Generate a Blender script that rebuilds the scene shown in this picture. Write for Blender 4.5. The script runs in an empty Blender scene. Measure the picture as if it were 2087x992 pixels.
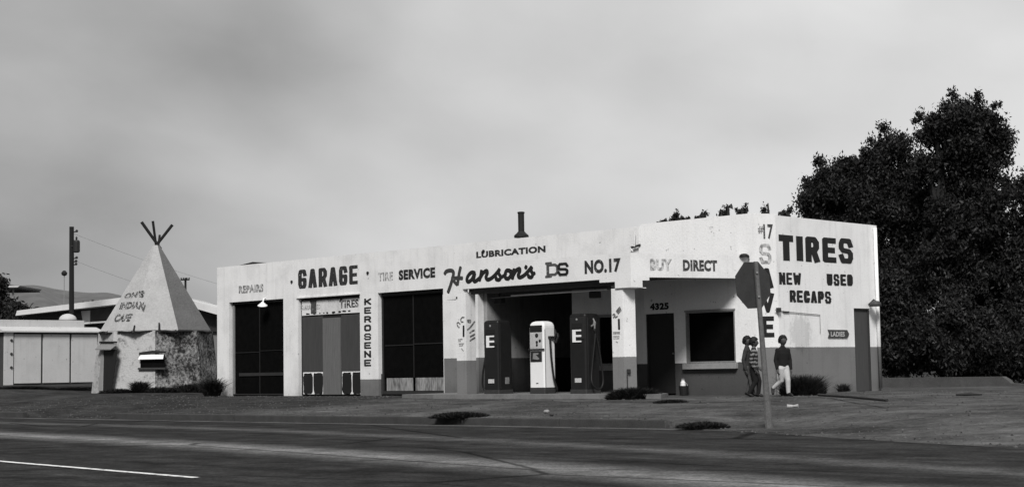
import bpy, bmesh, math, random
import numpy as np
from mathutils import Vector, Matrix, noise as mnoise
rad = math.radians
SC = bpy.context.scene
COL = SC.collection
random.seed(7); RNG = np.random.default_rng(7)

# ------------------------------------------------------------------ camera
W, H, FPX = 2087., 992., 3211.
HOR, SLOPE = 754., -0.0172
alpha = rad(46.0)
roll = math.atan(SLOPE); pitch = math.atan((HOR-H/2)*math.cos(roll)/FPX)
F0 = np.array([-math.cos(alpha), math.sin(alpha), 0]); R0 = np.array([math.sin(alpha), math.cos(alpha), 0]); U0 = np.array([0, 0, 1.])
FW = math.cos(pitch)*F0+math.sin(pitch)*U0; UP = -math.sin(pitch)*F0+math.cos(pitch)*U0
XC = math.cos(roll)*R0+math.sin(roll)*UP
YC = -math.sin(roll)*R0+math.cos(roll)*UP
CAM = np.array([21.1, -30.3, 0.66])
cd = bpy.data.cameras.new('camera'); cam = bpy.data.objects.new('camera', cd); COL.objects.link(cam)
cd.sensor_fit = 'HORIZONTAL'; cd.sensor_width = 36; cd.lens = 36*FPX/W; cd.clip_start = .1; cd.clip_end = 6000
m = Matrix.Identity(4)
for i in range(3):
    m[i][0] = XC[i]; m[i][1] = YC[i]; m[i][2] = -FW[i]; m[i][3] = CAM[i]
cam.matrix_world = m
SC.camera = cam

# ------------------------------------------------------------------ sky + sun + exposure
SUN_AZ, SUN_EL = rad(37), rad(44)          # azimuth from the -Y axis towards +X
w = bpy.data.worlds.new('World'); SC.world = w; w.use_nodes = True
nt = w.node_tree; nt.nodes.clear(); N = nt.nodes; L = nt.links
def wn(t, **k):
    n = N.new(t)
    for a, b in k.items(): setattr(n, a, b)
    return n
out = wn('ShaderNodeOutputWorld'); bg = wn('ShaderNodeBackground')
sky = wn('ShaderNodeTexSky', sky_type='NISHITA', sun_disc=False)
sky.sun_elevation = SUN_EL; sky.sun_rotation = math.pi - SUN_AZ
bw = wn('ShaderNodeRGBToBW'); L.new(sky.outputs[0], bw.inputs[0])
tc = wn('ShaderNodeTexCoord')
def wmath(op, a, b=None, c=None, clamp=False):
    n = wn('ShaderNodeMath', operation=op, use_clamp=clamp)
    for i, v in enumerate((a, b, c)):
        if v is None: continue
        if isinstance(v, (int, float)): n.inputs[i].default_value = v
        else: L.new(v, n.inputs[i])
    return n.outputs[0]
def wdot(vec):
    n = wn('ShaderNodeVectorMath', operation='DOT_PRODUCT'); L.new(tc.outputs['Generated'], n.inputs[0]); n.inputs[1].default_value = vec
    return n.outputs['Value']
dR, dU, dF = wdot(tuple(R0)), wdot((0, 0, 1)), wdot(tuple(F0))
# soft layered cloud: noise over the sky directions, flattened towards the horizon and slightly tilted
cu_ = wmath('MULTIPLY_ADD', dR, .16, wmath('MULTIPLY', wmath('POWER', wmath('ABSOLUTE', dU), .8), 1.45))
comb = wn('ShaderNodeCombineXYZ'); L.new(dR, comb.inputs[0]); L.new(cu_, comb.inputs[1]); L.new(wmath('MULTIPLY', dF, .5), comb.inputs[2])
def wnoise(scale, detail, rough, off, dist=0.):
    mp = wn('ShaderNodeMapping'); L.new(comb.outputs[0], mp.inputs[0]); mp.inputs['Location'].default_value = off
    n = wn('ShaderNodeTexNoise'); L.new(mp.outputs[0], n.inputs['Vector'])
    n.inputs['Scale'].default_value = scale; n.inputs['Detail'].default_value = detail; n.inputs['Roughness'].default_value = rough; n.inputs['Distortion'].default_value = dist
    return n.outputs[0]
n1 = wnoise(5.0, 2, .4, (-1.905, 2.391, 0), .12); n2 = wnoise(15., 4, .5, (16.968, -1.374, 0), .2)
dRc = wmath('MINIMUM', wmath('MAXIMUM', dR, -.45), .45)
val = wmath('MULTIPLY_ADD', wmath('SUBTRACT', n1, .5), .52, .395)
val = wmath('MULTIPLY_ADD', wmath('SUBTRACT', n2, .5), .11, val)
val = wmath('MULTIPLY_ADD', dRc, .60, val)                # the deck is thinner to the right
val = wmath('MULTIPLY_ADD', wmath('SUBTRACT', dU, .16), .20, val)
val = wmath('MINIMUM', wmath('MAXIMUM', val, .10), .80)
mr = wn('ShaderNodeMapRange'); L.new(dF, mr.inputs[0]); mr.inputs[1].default_value = -.5; mr.inputs[2].default_value = .6; mr.inputs[3].default_value = .42; mr.inputs[4].default_value = 1.
val = wmath('MULTIPLY', val, mr.outputs[0])               # unseen sky behind the viewer dimmed to cut fill on facades and under canopy
tot = wmath('ADD', wmath('MULTIPLY', val, .93), wmath('MULTIPLY', bw.outputs[0], .10*.25))
L.new(tot, bg.inputs[0]); bg.inputs[1].default_value = 1.0
# Background colour already holds the sky at its 0.1 scale; cloud deck on top
L.new(bg.outputs[0], out.inputs[0])

sd = bpy.data.lights.new('sun', 'SUN'); sd.energy = 3.3; sd.angle = rad(17); sd.color = (1, .985, .97)
sun = bpy.data.objects.new('sun', sd); COL.objects.link(sun)
sdir = Vector((math.sin(SUN_AZ)*math.cos(SUN_EL), -math.cos(SUN_AZ)*math.cos(SUN_EL), math.sin(SUN_EL)))
sun.rotation_euler = sdir.to_track_quat('Z', 'Y').to_euler(); sun.location = (0, -40, 60)
vs = SC.view_settings; vs.view_transform = 'Standard'; vs.look = 'None'; vs.gamma = 1; vs.exposure = 0.22

# ------------------------------------------------------------------ measuring helpers (points on real planes)
def ray(x, y): return FW+(x-W/2)/FPX*XC-(y-H/2)/FPX*YC
def hit(x, y, axis, val):
    d = ray(x, y); return CAM+(val-CAM[axis])/d[axis]*d
def hitp(x, y, p, n):
    d = ray(x, y); p = np.array(p, float); n = np.array(n, float); return CAM+((p-CAM)@n)/(d@n)*d
def at_depth(x, y, dep):
    d = ray(x, y); return CAM+dep*d/(d@F0)

# ------------------------------------------------------------------ materials
MATS = {}
def newmat(name):
    mt = bpy.data.materials.new(name); mt.use_nodes = True
    return mt, mt.node_tree.nodes, mt.node_tree.links, mt.node_tree.nodes['Principled BSDF']
def mk(nodes, links):
    def f(t, ins=None, **k):
        n = nodes.new(t)
        for a, b in k.items(): setattr(n, a, b)
        for i, v in (ins or {}).items():
            if isinstance(v, bpy.types.NodeSocket): links.new(v, n.inputs[i])
            else: n.inputs[i].default_value = v
        return n
    return f
def g(v): return (v, v, v, 1)
def M(name, v, rough=.8, amt=.25, scale=6., bump=.0, spec=.3, metal=0., scale3=(1, 1, 1), fine=40.):
    """plain weathered material: base value v broken by two sizes of noise"""
    if name in MATS: return MATS[name]
    mt, n, l, b = newmat(name); f = mk(n, l)
    geo = f('ShaderNodeNewGeometry')
    mp = f('ShaderNodeMapping', {0: geo.outputs['Position'], 'Scale': scale3})
    a = f('ShaderNodeTexNoise', {'Vector': mp.outputs[0], 'Scale': scale, 'Detail': 6., 'Roughness': .6})
    c = f('ShaderNodeTexNoise', {'Vector': mp.outputs[0], 'Scale': fine, 'Detail': 3.})
    s = f('ShaderNodeMath', {0: a.outputs[0], 1: c.outputs[0]}, operation='ADD')
    r = f('ShaderNodeMapRange', {0: s.outputs[0], 1: .6, 2: 1.4, 3: v*(1-amt), 4: v*(1+amt)})
    l.new(r.outputs[0], b.inputs['Base Color'])
    b.inputs['Roughness'].default_value = rough; b.inputs['Metallic'].default_value = metal
    b.inputs['Specular IOR Level'].default_value = spec
    if bump:
        bp = f('ShaderNodeBump', {'Height': s.outputs[0], 'Strength': bump, 'Distance': .02}); l.new(bp.outputs[0], b.inputs['Normal'])
    MATS[name] = mt; return mt

def wallmat(name, v, dado_z=None, dado_v=.16, streak=.25, blot=.2, edge=.02, stain=None):
    """old painted stucco: rain streaks under the coping, blotches, scuffs, optional grey painted dado with a wavy brush edge"""
    if name in MATS: return MATS[name]
    mt, n, l, b = newmat(name); f = mk(n, l)
    geo = f('ShaderNodeNewGeometry'); pos = geo.outputs['Position']
    sep = f('ShaderNodeSeparateXYZ', {0: pos}); z = sep.outputs[2]
    big = f('ShaderNodeTexNoise', {'Vector': pos, 'Scale': 1.3, 'Detail': 7., 'Roughness': .62})
    fine = f('ShaderNodeTexNoise', {'Vector': pos, 'Scale': 28., 'Detail': 4.})
    mp = f('ShaderNodeMapping', {0: pos, 'Scale': (7, 7, .45)})
    st = f('ShaderNodeTexNoise', {'Vector': mp.outputs[0], 'Scale': 1., 'Detail': 5., 'Roughness': .65})
    stm = f('ShaderNodeMapRange', {0: st.outputs[0], 1: .52, 2: .75, 3: 0., 4: streak})
    blm = f('ShaderNodeMapRange', {0: big.outputs[0], 1: .45, 2: .75, 3: 0., 4: blot})
    spk = f('ShaderNodeTexNoise', {'Vector': pos, 'Scale': 9., 'Detail': 2.})
    spm = f('ShaderNodeMapRange', {0: spk.outputs[0], 1: .70, 2: .76, 3: 0., 4: .45})
    fm = f('ShaderNodeMapRange', {0: fine.outputs[0], 1: .3, 2: .7, 3: .06, 4: -.04})
    s1 = f('ShaderNodeMath', {0: stm.outputs[0], 1: blm.outputs[0]}, operation='ADD')
    s2 = f('ShaderNodeMath', {0: s1.outputs[0], 1: spm.outputs[0]}, operation='ADD')
    s3 = f('ShaderNodeMath', {0: s2.outputs[0], 1: fm.outputs[0]}, operation='ADD')
    k = f('ShaderNodeMath', {0: 1., 1: s3.outputs[0]}, operation='SUBTRACT', use_clamp=True)
    base = v
    if dado_z is not None:
        wz = f('ShaderNodeMath', {0: fine.outputs[0], 1: edge, 2: z}, operation='MULTIPLY_ADD')
        lt = f('ShaderNodeMapRange', {0: wz.outputs[0], 1: dado_z+edge*.5-.006, 2: dado_z+edge*.5+.006, 3: dado_v, 4: v})
        base = lt.outputs[0]
    # splash dirt just above the ground
    dz = f('ShaderNodeMapRange', {0: z, 1: 0., 2: .35, 3: .3, 4: 0.})
    dn = f('ShaderNodeMath', {0: dz.outputs[0], 1: big.outputs[0]}, operation='MULTIPLY')
    k2 = f('ShaderNodeMath', {0: k.outputs[0], 1: dn.outputs[0]}, operation='SUBTRACT', use_clamp=True)
    kk = k2.outputs[0]
    if stain:
        dv = f('ShaderNodeVectorMath', {0: pos, 1: stain[0]}, operation='DISTANCE'); dn2 = f('ShaderNodeMath', {0: spk.outputs[0], 1: .5, 2: dv.outputs['Value']}, operation='MULTIPLY_ADD')
        sm2 = f('ShaderNodeMapRange', {0: dn2.outputs[0], 1: stain[1], 2: stain[1]+.14, 3: 1-stain[2], 4: 1.}); kk = f('ShaderNodeMath', {0: kk, 1: sm2.outputs[0]}, operation='MULTIPLY').outputs[0]
    c = f('ShaderNodeMath', {0: base, 1: kk}, operation='MULTIPLY')
    l.new(c.outputs[0], b.inputs['Base Color']); b.inputs['Roughness'].default_value = .9; b.inputs['Specular IOR Level'].default_value = .2
    hb = f('ShaderNodeMath', {0: fine.outputs[0], 1: big.outputs[0]}, operation='ADD')
    bp = f('ShaderNodeBump', {'Height': hb.outputs[0], 'Strength': .25, 'Distance': .02}); l.new(bp.outputs[0], b.inputs['Normal'])
    MATS[name] = mt; return mt

def wornpaint(name, v, under, wear, scale=14.):
    """sign writer's paint, flaking to the wall colour: wear 0 (sound) .. 1 (nearly gone)"""
    if name in MATS: return MATS[name]
    mt, n, l, b = newmat(name); f = mk(n, l)
    geo = f('ShaderNodeNewGeometry')
    a = f('ShaderNodeTexNoise', {'Vector': geo.outputs['Position'], 'Scale': scale, 'Detail': 6., 'Roughness': .7})
    c = 1-wear
    r = f('ShaderNodeMapRange', {0: a.outputs[0], 1: .3+.4*c-.06, 2: .3+.4*c+.10, 3: v, 4: under})
    l.new(r.outputs[0], b.inputs['Base Color']); b.inputs['Roughness'].default_value = .8; b.inputs['Specular IOR Level'].default_value = .2
    MATS[name] = mt; return mt

# ------------------------------------------------------------------ mesh helpers
def tag(o, label=None, cat=None, group=None, kind=None):
    if label: o['label'] = label
    if cat: o['category'] = cat
    if group: o['group'] = group
    if kind: o['kind'] = kind
    return o
def empty(name, loc, label, cat, group=None, rz=0.):
    o = bpy.data.objects.new(name, None); COL.objects.link(o); o.location = loc; o.rotation_euler = (0, 0, rz); o.empty_display_size = .3
    return tag(o, label, cat, group)
def link(name, me, mat, parent=None, world=True, smooth=False):
    o = bpy.data.objects.new(name, me); COL.objects.link(o)
    if mat is not None:
        for mm in (mat if isinstance(mat, (list, tuple)) else [mat]): me.materials.append(mm)
    if smooth: me.polygons.foreach_set('use_smooth', [True]*len(me.polygons))
    if parent is not None:
        o.parent = parent
        if world: o.matrix_parent_inverse = pmat(parent).inverted()
    return o
def pmat(o):
    mt = Matrix.LocRotScale(o.location, o.rotation_euler, o.scale)
    return pmat(o.parent) @ o.matrix_parent_inverse @ mt if o.parent else mt
class MB:
    def __init__(s): s.bm = bmesh.new()
    def box(s, x0, x1, y0, y1, z0, z1, bev=0.):
        b = bmesh.new(); bmesh.ops.create_cube(b, size=1)
        for v in b.verts: v.co = Vector((x0+(v.co.x+.5)*(x1-x0), y0+(v.co.y+.5)*(y1-y0), z0+(v.co.z+.5)*(z1-z0)))
        if bev: bmesh.ops.bevel(b, geom=b.edges[:], offset=bev, segments=2, affect='EDGES', profile=.6)
        s._add(b); return s
    def _add(s, b):
        me = bpy.data.meshes.new('t'); b.to_mesh(me); b.free(); s.bm.from_mesh(me); bpy.data.meshes.remove(me)
    def prism(s, pts, z0, z1, axis='z'):
        """polygon in plan extruded"""
        n = len(pts)
        A = [s.bm.verts.new((p[0], p[1], z0)) for p in pts]; B = [s.bm.verts.new((p[0], p[1], z1)) for p in pts]
        s.bm.faces.new(A[::-1]); s.bm.faces.new(B)
        for i in range(n): s.bm.faces.new((A[i], A[(i+1) % n], B[(i+1) % n], B[i]))
        return s
    def poly3(s, pts, vec):
        """3-D polygon extruded along vec"""
        n = len(pts); vec = Vector(vec)
        A = [s.bm.verts.new(Vector(p)) for p in pts]; B = [s.bm.verts.new(Vector(p)+vec) for p in pts]
        s.bm.faces.new(A[::-1]); s.bm.faces.new(B)
        for i in range(n): s.bm.faces.new((A[i], A[(i+1) % n], B[(i+1) % n], B[i]))
        return s
    def tube(s, pts, r, seg=8, caps=True):
        pts = [Vector(p) for p in pts]; rs = r if isinstance(r, (list, tuple)) else [r]*len(pts)
        rings = []
        for i, p in enumerate(pts):
            t = (pts[min(i+1, len(pts)-1)]-pts[max(i-1, 0)]).normalized()
            a = t.orthogonal().normalized() if i == 0 else (rings_a - t*rings_a.dot(t)).normalized()
            rings_a = a; b = t.cross(a)
            rings.append([s.bm.verts.new(p+(a*math.cos(2*math.pi*k/seg)+b*math.sin(2*math.pi*k/seg))*rs[i]) for k in range(seg)])
        for i in range(len(rings)-1):
            for k in range(seg): s.bm.faces.new((rings[i][k], rings[i][(k+1) % seg], rings[i+1][(k+1) % seg], rings[i+1][k]))
        if caps: s.bm.faces.new(rings[0][::-1]); s.bm.faces.new(rings[-1])
        return s
    def lathe(s, prof, c=(0, 0, 0), seg=20):
        rings = [[s.bm.verts.new((c[0]+r*math.cos(2*math.pi*k/seg), c[1]+r*math.sin(2*math.pi*k/seg), c[2]+z)) for k in range(seg)] for r, z in prof]
        for i in range(len(rings)-1):
            for k in range(seg): s.bm.faces.new((rings[i][k], rings[i][(k+1) % seg], rings[i+1][(k+1) % seg], rings[i+1][k]))
        s.bm.faces.new(rings[0][::-1]); s.bm.faces.new(rings[-1]); return s
    def quad(s, a, b, c, d):
        s.bm.faces.new([s.bm.verts.new(Vector(p)) for p in (a, b, c, d)]); return s
    def build(s, name, mat, parent=None, world=True, smooth=False):
        bmesh.ops.recalc_face_normals(s.bm, faces=s.bm.faces[:])
        me = bpy.data.meshes.new(name); s.bm.to_mesh(me); s.bm.free()
        o = link(name, me, mat, parent, world)
        if smooth:
            for p in me.polygons: p.use_smooth = True
        return o
def pymesh(name, v, f, mat, parent=None, world=True, smooth=False):
    me = bpy.data.meshes.new(name); v = np.asarray(v, np.float32)
    me.from_pydata(v.tolist(), [], f if isinstance(f, list) else f.tolist()); me.update()
    return link(name, me, mat, parent, world, smooth)
def quads_mesh(name, V, mat, parent=None, world=True):
    """V: (n,4,3) loose quads, fast"""
    n = len(V); me = bpy.data.meshes.new(name)
    me.vertices.add(n*4); me.vertices.foreach_set('co', V.astype(np.float32).ravel())
    me.loops.add(n*4); me.loops.foreach_set('vertex_index', np.arange(n*4, dtype=np.int32))
    me.polygons.add(n); me.polygons.foreach_set('loop_start', np.arange(0, n*4, 4, dtype=np.int32)); me.polygons.foreach_set('loop_total', np.full(n, 4, np.int32))
    me.update(); me.validate(); return link(name, me, mat, parent, world)

# ------------------------------------------------------------------ lettering
def text_verts(s, bold):
    cu = bpy.data.curves.new('t', 'FONT'); cu.body = s; cu.size = 1; cu.offset = bold; cu.extrude = 0; cu.resolution_u = 4; cu.space_character = 1.0+bold*1.6
    o = bpy.data.objects.new('t', cu); COL.objects.link(o)
    bpy.context.view_layer.update()
    me = bpy.data.meshes.new_from_object(o.evaluated_get(bpy.context.evaluated_depsgraph_get()))
    bpy.data.objects.remove(o); bpy.data.curves.remove(cu)
    v = np.array([x.co[:] for x in me.vertices]); f = [list(p.vertices) for p in me.polygons]; bpy.data.meshes.remove(me)
    v[:, :2] -= v[:, :2].min(0); v[:, :2] /= v[:, :2].max(0)
    return v[:, :2], f
def lettering(s, quad, nrm, mat, parent, bold=.03, lift=.006, name='lettering', label=None):
    """text spread over the four world corners bl, br, tr, tl"""
    uv, f = text_verts(s, bold); bl, br, tr, tl = [np.array(q, float) for q in quad]; nrm = np.array(nrm, float)
    u, v = uv[:, :1], uv[:, 1:]
    P = bl*(1-u)*(1-v)+br*u*(1-v)+tr*u*v+tl*(1-u)*v+nrm*lift
    k = len(P); P2 = P-nrm*(lift-.001)
    me = bpy.data.meshes.new(name)
    me.from_pydata(P.tolist(), [], f); me.update()
    bm = bmesh.new(); bm.from_mesh(me); bmesh.ops.recalc_face_normals(bm, faces=bm.faces[:])
    n = Vector((0, 0, 0))
    for ff in bm.faces: n += ff.normal*ff.calc_area()
    if n.dot(Vector(nrm)) < 0: bmesh.ops.reverse_faces(bm, faces=bm.faces[:])
    bm.to_mesh(me); bm.free()
    o = link(name, me, mat, parent)
    if label: o['label'] = label
    return o
def text_px(s, x0, y0, x1, y1, p, n, mat, parent, bold=.03, **k):
    """upright text on a vertical plane, its left-bottom and right-top measured in the photo"""
    a = hitp(x0, y0, p, n); b = hitp(x1, y1, p, n)
    q = [a, (b[0], b[1], a[2]), b, (a[0], a[1], b[2])]
    return lettering(s, q, n, mat, parent, bold, **k)
def strokes_px(paths, wd, p, n, mat, parent, name='lettering', lift=.004, label=None, smooth=True):
    """brush strokes: polylines measured in the photo on a plane, swept with a round brush and flattened to paint"""
    p = np.array(p, float); n = np.array(n, float); n /= np.linalg.norm(n)
    mb = MB()
    for path in paths:
        wv = wd
        if isinstance(path, tuple): path, wv = path
        P = [hitp(x, y, p, n) for x, y in path]
        if smooth and len(P) > 2:
            Q = []
            E = [2*P[0]-P[1]]+P+[2*P[-1]-P[-2]]
            for i in range(1, len(E)-2):
                for t in np.linspace(0, 1, 7)[:-1]:
                    a, b, c, d = E[i-1], E[i], E[i+1], E[i+2]
                    Q.append(.5*((2*b)+(c-a)*t+(2*a-5*b+4*c-d)*t*t+(3*b-a-3*c+d)*t**3))
            P = Q+[P[-1]]
        d0 = (P[0]-P[1])/np.linalg.norm(P[0]-P[1]); d1 = (P[-1]-P[-2])/np.linalg.norm(P[-1]-P[-2])
        P = [P[0]+d0*wv*.45]+P+[P[-1]+d1*wv*.45]
        mb.tube([tuple(q) for q in P], [wv*.6]+[wv]*(len(P)-2)+[wv*.6], 8)
    for v in mb.bm.verts:
        q = np.array(v.co); h = (q-p)@n; q = q-n*h+n*(lift+.15*max(-wd, min(wd, h))*.2); v.co = Vector(q)
    o = mb.build(name, mat, parent)
    if label: o['label'] = label
    return o

GLY = {'T': [[(0, 1), (1, 1)], [(.5, 1), (.5, 0)]], 'I': [[(.5, 0), (.5, 1)]], 'E': [[(1, 1), (0, 1), (0, 0), (1, 0)], [(0, .5), (.85, .5)]],
 'R': [[(0, 0), (0, 1), (.75, 1), (1, .85), (1, .62), (.75, .46), (0, .46)], [(.62, .46), (1, 0)]],
 'S': [[(1, .80), (.85, 1), (.15, 1), (0, .84), (0, .64), (.18, .52), (.82, .48), (1, .36), (1, .16), (.85, 0), (.15, 0), (0, .2)]],
 'N': [[(0, 0), (0, 1)], [(0, 1), (1, 0)], [(1, 0), (1, 1)]], 'W': [[(0, 1), (.2, 0), (.5, .8), (.8, 0), (1, 1)]],
 'U': [[(0, 1), (0, .18), (.2, 0), (.8, 0), (1, .18), (1, 1)]], 'D': [[(0, 0), (0, 1), (.75, 1), (1, .8), (1, .2), (.75, 0), (0, 0)]],
 'C': [[(1, .76), (.85, 1), (.15, 1), (0, .82), (0, .18), (.15, 0), (.85, 0), (1, .24)]], 'A': [[(0, 0), (.42, 1), (.58, 1), (1, 0)], [(.2, .3), (.8, .3)]],
 'P': [[(0, 0), (0, 1), (.8, 1), (1, .84), (1, .58), (.8, .42), (0, .42)]], 'G': [[(1, .78), (.85, 1), (.15, 1), (0, .82), (0, .18), (.15, 0), (.85, 0), (1, .16), (1, .46), (.6, .46)]],
 'V': [[(0, 1), (.5, 0), (1, 1)]], 'K': [[(0, 0), (0, 1)], [(1, 1), (0, .42)], [(.3, .6), (1, 0)]], 'O': [[(.2, 0), (.8, 0), (1, .18), (1, .82), (.8, 1), (.2, 1), (0, .82), (0, .18), (.2, 0)]],
 'H': [[(0, 0), (0, 1)], [(1, 0), (1, 1)], [(0, .5), (1, .5)]]}
def block_px(ch, x0, y0, x1, y1, p, n, mat, parent, b=.3, lift=.005, **k):
    """one heavy sign-writer's letter: strokes of a flat brush, b = brush width over letter height (photo box, left-bottom to right-top)"""
    a = hitp(x0, y0, p, n); c = hitp(x1, y1, p, n); w_, h_ = x1-x0, y0-y1; b = b*{'S': .78, 'E': .88, 'G': .9, 'R': .92, 'A': .92}.get(ch, 1.); br = b*h_/2
    def to(x, y, l): u, v = x/w_, y/h_; return np.array([a[0]+(c[0]-a[0])*u, a[1]+(c[1]-a[1])*u, a[2]+(c[2]-a[2])*v])+np.array(n, float)*l
    mb = MB(); i = 0
    for path in GLY[ch]:
        P = [np.array([br+(w_-2*br)*u, br+(h_-2*br)*v]) for u, v in path]
        if ch == 'I': P = [np.array([w_/2, q[1]]) for q in P]
        closed = np.allclose(P[0], P[-1])
        for j in range(len(P)-1):
            d = P[j+1]-P[j]; d = d/np.linalg.norm(d); m_ = np.array([-d[1], d[0]])*br; q0, q1 = P[j].copy(), P[j+1].copy()
            if j == 0 and not closed: q0 -= d*br
            if j == len(P)-2 and not closed: q1 += d*br
            l = lift+i*.0003; i += 1
            mb.bm.faces.new([mb.bm.verts.new(Vector(to(q[0], q[1], l))) for q in (q0-m_, q1-m_, q1+m_, q0+m_)])
        for q in (P[1:-1] if not closed else P[1:]):
            l = lift+i*.0003; i += 1
            mb.bm.faces.new([mb.bm.verts.new(Vector(to(q[0]+math.cos(rad(22.5+45*t))*br*1.06, q[1]+math.sin(rad(22.5+45*t))*br*1.06, l))) for t in range(8)])
    o = mb.build('lettering', mat, parent)
    for kk, vv in k.items(): o[kk] = vv
    return o
def word_px(word, x0, y0, x1, y1, p, n, mat, parent, b=.3, gap=.3, dy0=0., dy1=0., **k):
    """a word of block letters; dy0/dy1 = photo slope of its foot and head from left to right"""
    wd = {'I': b/.62+.1, 'W': 1.35, 'N': 1.05}; ws = [wd.get(c_, 1.) for c_ in word]; tot = sum(ws)+gap*(len(word)-1); x = x0
    for c_, w_ in zip(word, ws):
        xa = x; xb = x+(x1-x0)*w_/tot; t = ((xa+xb)/2-x0)/(x1-x0); block_px(c_, xa, y0+dy0*t, xb, y1+dy1*t, p, n, mat, parent, b, **k); x = xb+(x1-x0)*gap/tot

# ------------------------------------------------------------------ people, foliage
def skin(name, chains, mat, parent, sub=2, world=False):
    """chains of (joint, (rx, ry)): tapering limbs fused into one continuous surface by a voxel remesh"""
    bm = bmesh.new(); sp = bmesh.new(); rmin = 1.
    for ch in chains:
        pts = [Vector(p) for p, r in ch]; rs = [r if isinstance(r, (tuple, list)) else (r, r) for p, r in ch]; rings = []
        rmin = min([rmin]+[min(r) for r in rs])
        for i, p in enumerate(pts):
            t = (pts[min(i+1, len(pts)-1)]-pts[max(i-1, 0)]).normalized()
            x = Vector((1, 0, 0)); x = x-t*x.dot(t)
            if x.length < .25: x = Vector((0, 1, 0)); x = x-t*x.dot(t)
            x.normalize(); y = t.cross(x)
            rings.append([bm.verts.new(p+x*math.cos(2*math.pi*k/14)*rs[i][0]+y*math.sin(2*math.pi*k/14)*rs[i][1]) for k in range(14)])
            q = min(rs[i])*.97; bmesh.ops.create_icosphere(sp, subdivisions=2, radius=q, matrix=Matrix.Translation(p))
        for i in range(len(rings)-1):
            for k in range(14): bm.faces.new((rings[i][k], rings[i][(k+1) % 14], rings[i+1][(k+1) % 14], rings[i+1][k]))
        bm.faces.new(rings[0][::-1]); bm.faces.new(rings[-1])
    t_ = bpy.data.meshes.new('t'); sp.to_mesh(t_); sp.free(); bm.from_mesh(t_); bpy.data.meshes.remove(t_)
    bmesh.ops.recalc_face_normals(bm, faces=bm.faces[:])
    me = bpy.data.meshes.new(name); bm.to_mesh(me); bm.free(); o = bpy.data.objects.new(name, me); COL.objects.link(o)
    md = o.modifiers.new('r', 'REMESH'); md.mode = 'VOXEL'; md.voxel_size = max(.0035, min(.009, rmin*.35)); md.use_smooth_shade = True
    sb = o.modifiers.new('s', 'SMOOTH'); sb.factor = .5; sb.iterations = 4
    bpy.context.view_layer.update()
    me2 = bpy.data.meshes.new_from_object(o.evaluated_get(bpy.context.evaluated_depsgraph_get())); me2.name = name
    bpy.data.objects.remove(o); me2.materials.clear()
    return link(name, me2, mat, parent, world, True)

def foliage_quads(centers, radii, n, size, rng, surf=.55, droop=.3, aspect=.42):
    """leaf-sized quads spread through clumps"""
    C = np.array(centers, float); R = np.array(radii, float)
    if R.ndim == 1: R = np.stack([R]*3, 1)
    wgt = np.prod(R, 1)**(2/3); wgt /= wgt.sum()
    k = rng.choice(len(C), n, p=wgt)
    d = rng.normal(size=(n, 3)); d /= np.linalg.norm(d, axis=1, keepdims=True)
    rr = rng.random(n)**(1-surf)*(1+.24*rng.normal(size=n))
    P = C[k]+d*rr[:, None]*R[k]
    ax = rng.normal(size=(n, 3)); ax[:, 2] -= droop*2; ax /= np.linalg.norm(ax, axis=1, keepdims=True)
    sd_ = np.cross(ax, rng.normal(size=(n, 3))); sd_ /= np.linalg.norm(sd_, axis=1, keepdims=True)
    s = size*(.6+.8*rng.random(n))[:, None]
    a = ax*s; b = sd_*s*aspect
    return np.stack([P-a*.5, P-b*.5+a*.05, P+a*.5, P+b*.5+a*.05], 1)

def leafmat(name, v, var=.5):
    if name in MATS: return MATS[name]
    mt, n, l, b = newmat(name); f = mk(n, l)
    geo = f('ShaderNodeNewGeometry')
    a = f('ShaderNodeTexNoise', {'Vector': geo.outputs['Position'], 'Scale': .9, 'Detail': 3.})
    rnd = f('ShaderNodeMath', {0: geo.outputs['Random Per Island'], 1: a.outputs[0]}, operation='ADD')
    r = f('ShaderNodeMapRange', {0: rnd.outputs[0], 1: .4, 2: 1.5, 3: v*(1-var), 4: v*(1+var)})
    l.new(r.outputs[0], b.inputs['Base Color']); b.inputs['Roughness'].default_value = .6; b.inputs['Specular IOR Level'].default_value = .25
    MATS[name] = mt; return mt

# ------------------------------------------------------------------ palette
OLD = wallmat('old_white_paint', .74, streak=.22, blot=.16)
GAR = wallmat('garage_paint', .76, dado_z=None, streak=.13, blot=.22)
DAD = wallmat('garage_paint_grey_base', .76, dado_z=.47, dado_v=.17, streak=.12, blot=.2)
LUB = wallmat('lubrication_paint', .76, dado_z=1.02, dado_v=.16, streak=.12, blot=.2)
NEW = wallmat('fresh_white_paint', .84, dado_z=.76, dado_v=.075, streak=.08, blot=.06)
SID = wallmat('side_wall_paint', .84, dado_z=1.09, dado_v=.19, stain=((0, 1.35, 1.42), .6, .22), streak=.14, blot=.14)
PIE = wallmat('pier_paint', .78, dado_z=.92, dado_v=.19, streak=.16, blot=.12)
CAN = wallmat('canopy_paint', .76, streak=.1, blot=.16)
TEEU = wallmat('teepee_plaster', .36, streak=.25, blot=.3)
INT = M('interior_plaster', .10, .95, .3, 2)
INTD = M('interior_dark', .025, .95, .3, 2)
BLK = M('black_sign_paint', .012, .7, .3, 20)
DGR = M('dark_grey_paint', .035, .7, .3, 12)
CHAR = M('charcoal_metal', .02, .55, .3, 14)
DARKDOOR = M('dark_door_paint', .022, .7, .3, 8, scale3=(8, 8, .6))
GLASS = M('dirty_dark_glass', .004, .6, .5, 5, spec=.02)
WHITE = M('white_enamel', .80, .35, .06, 8, spec=.4)
PUMPD = M('dark_red_enamel', .014, .45, .25, 8, spec=.25)
RUB = M('black_rubber', .010, .6, .2, 20)
STEEL = M('grey_steel', .22, .5, .25, 14)
WOODD = M('weathered_ply', .075, .9, .35, 3, scale3=(9, 9, .8))
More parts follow.
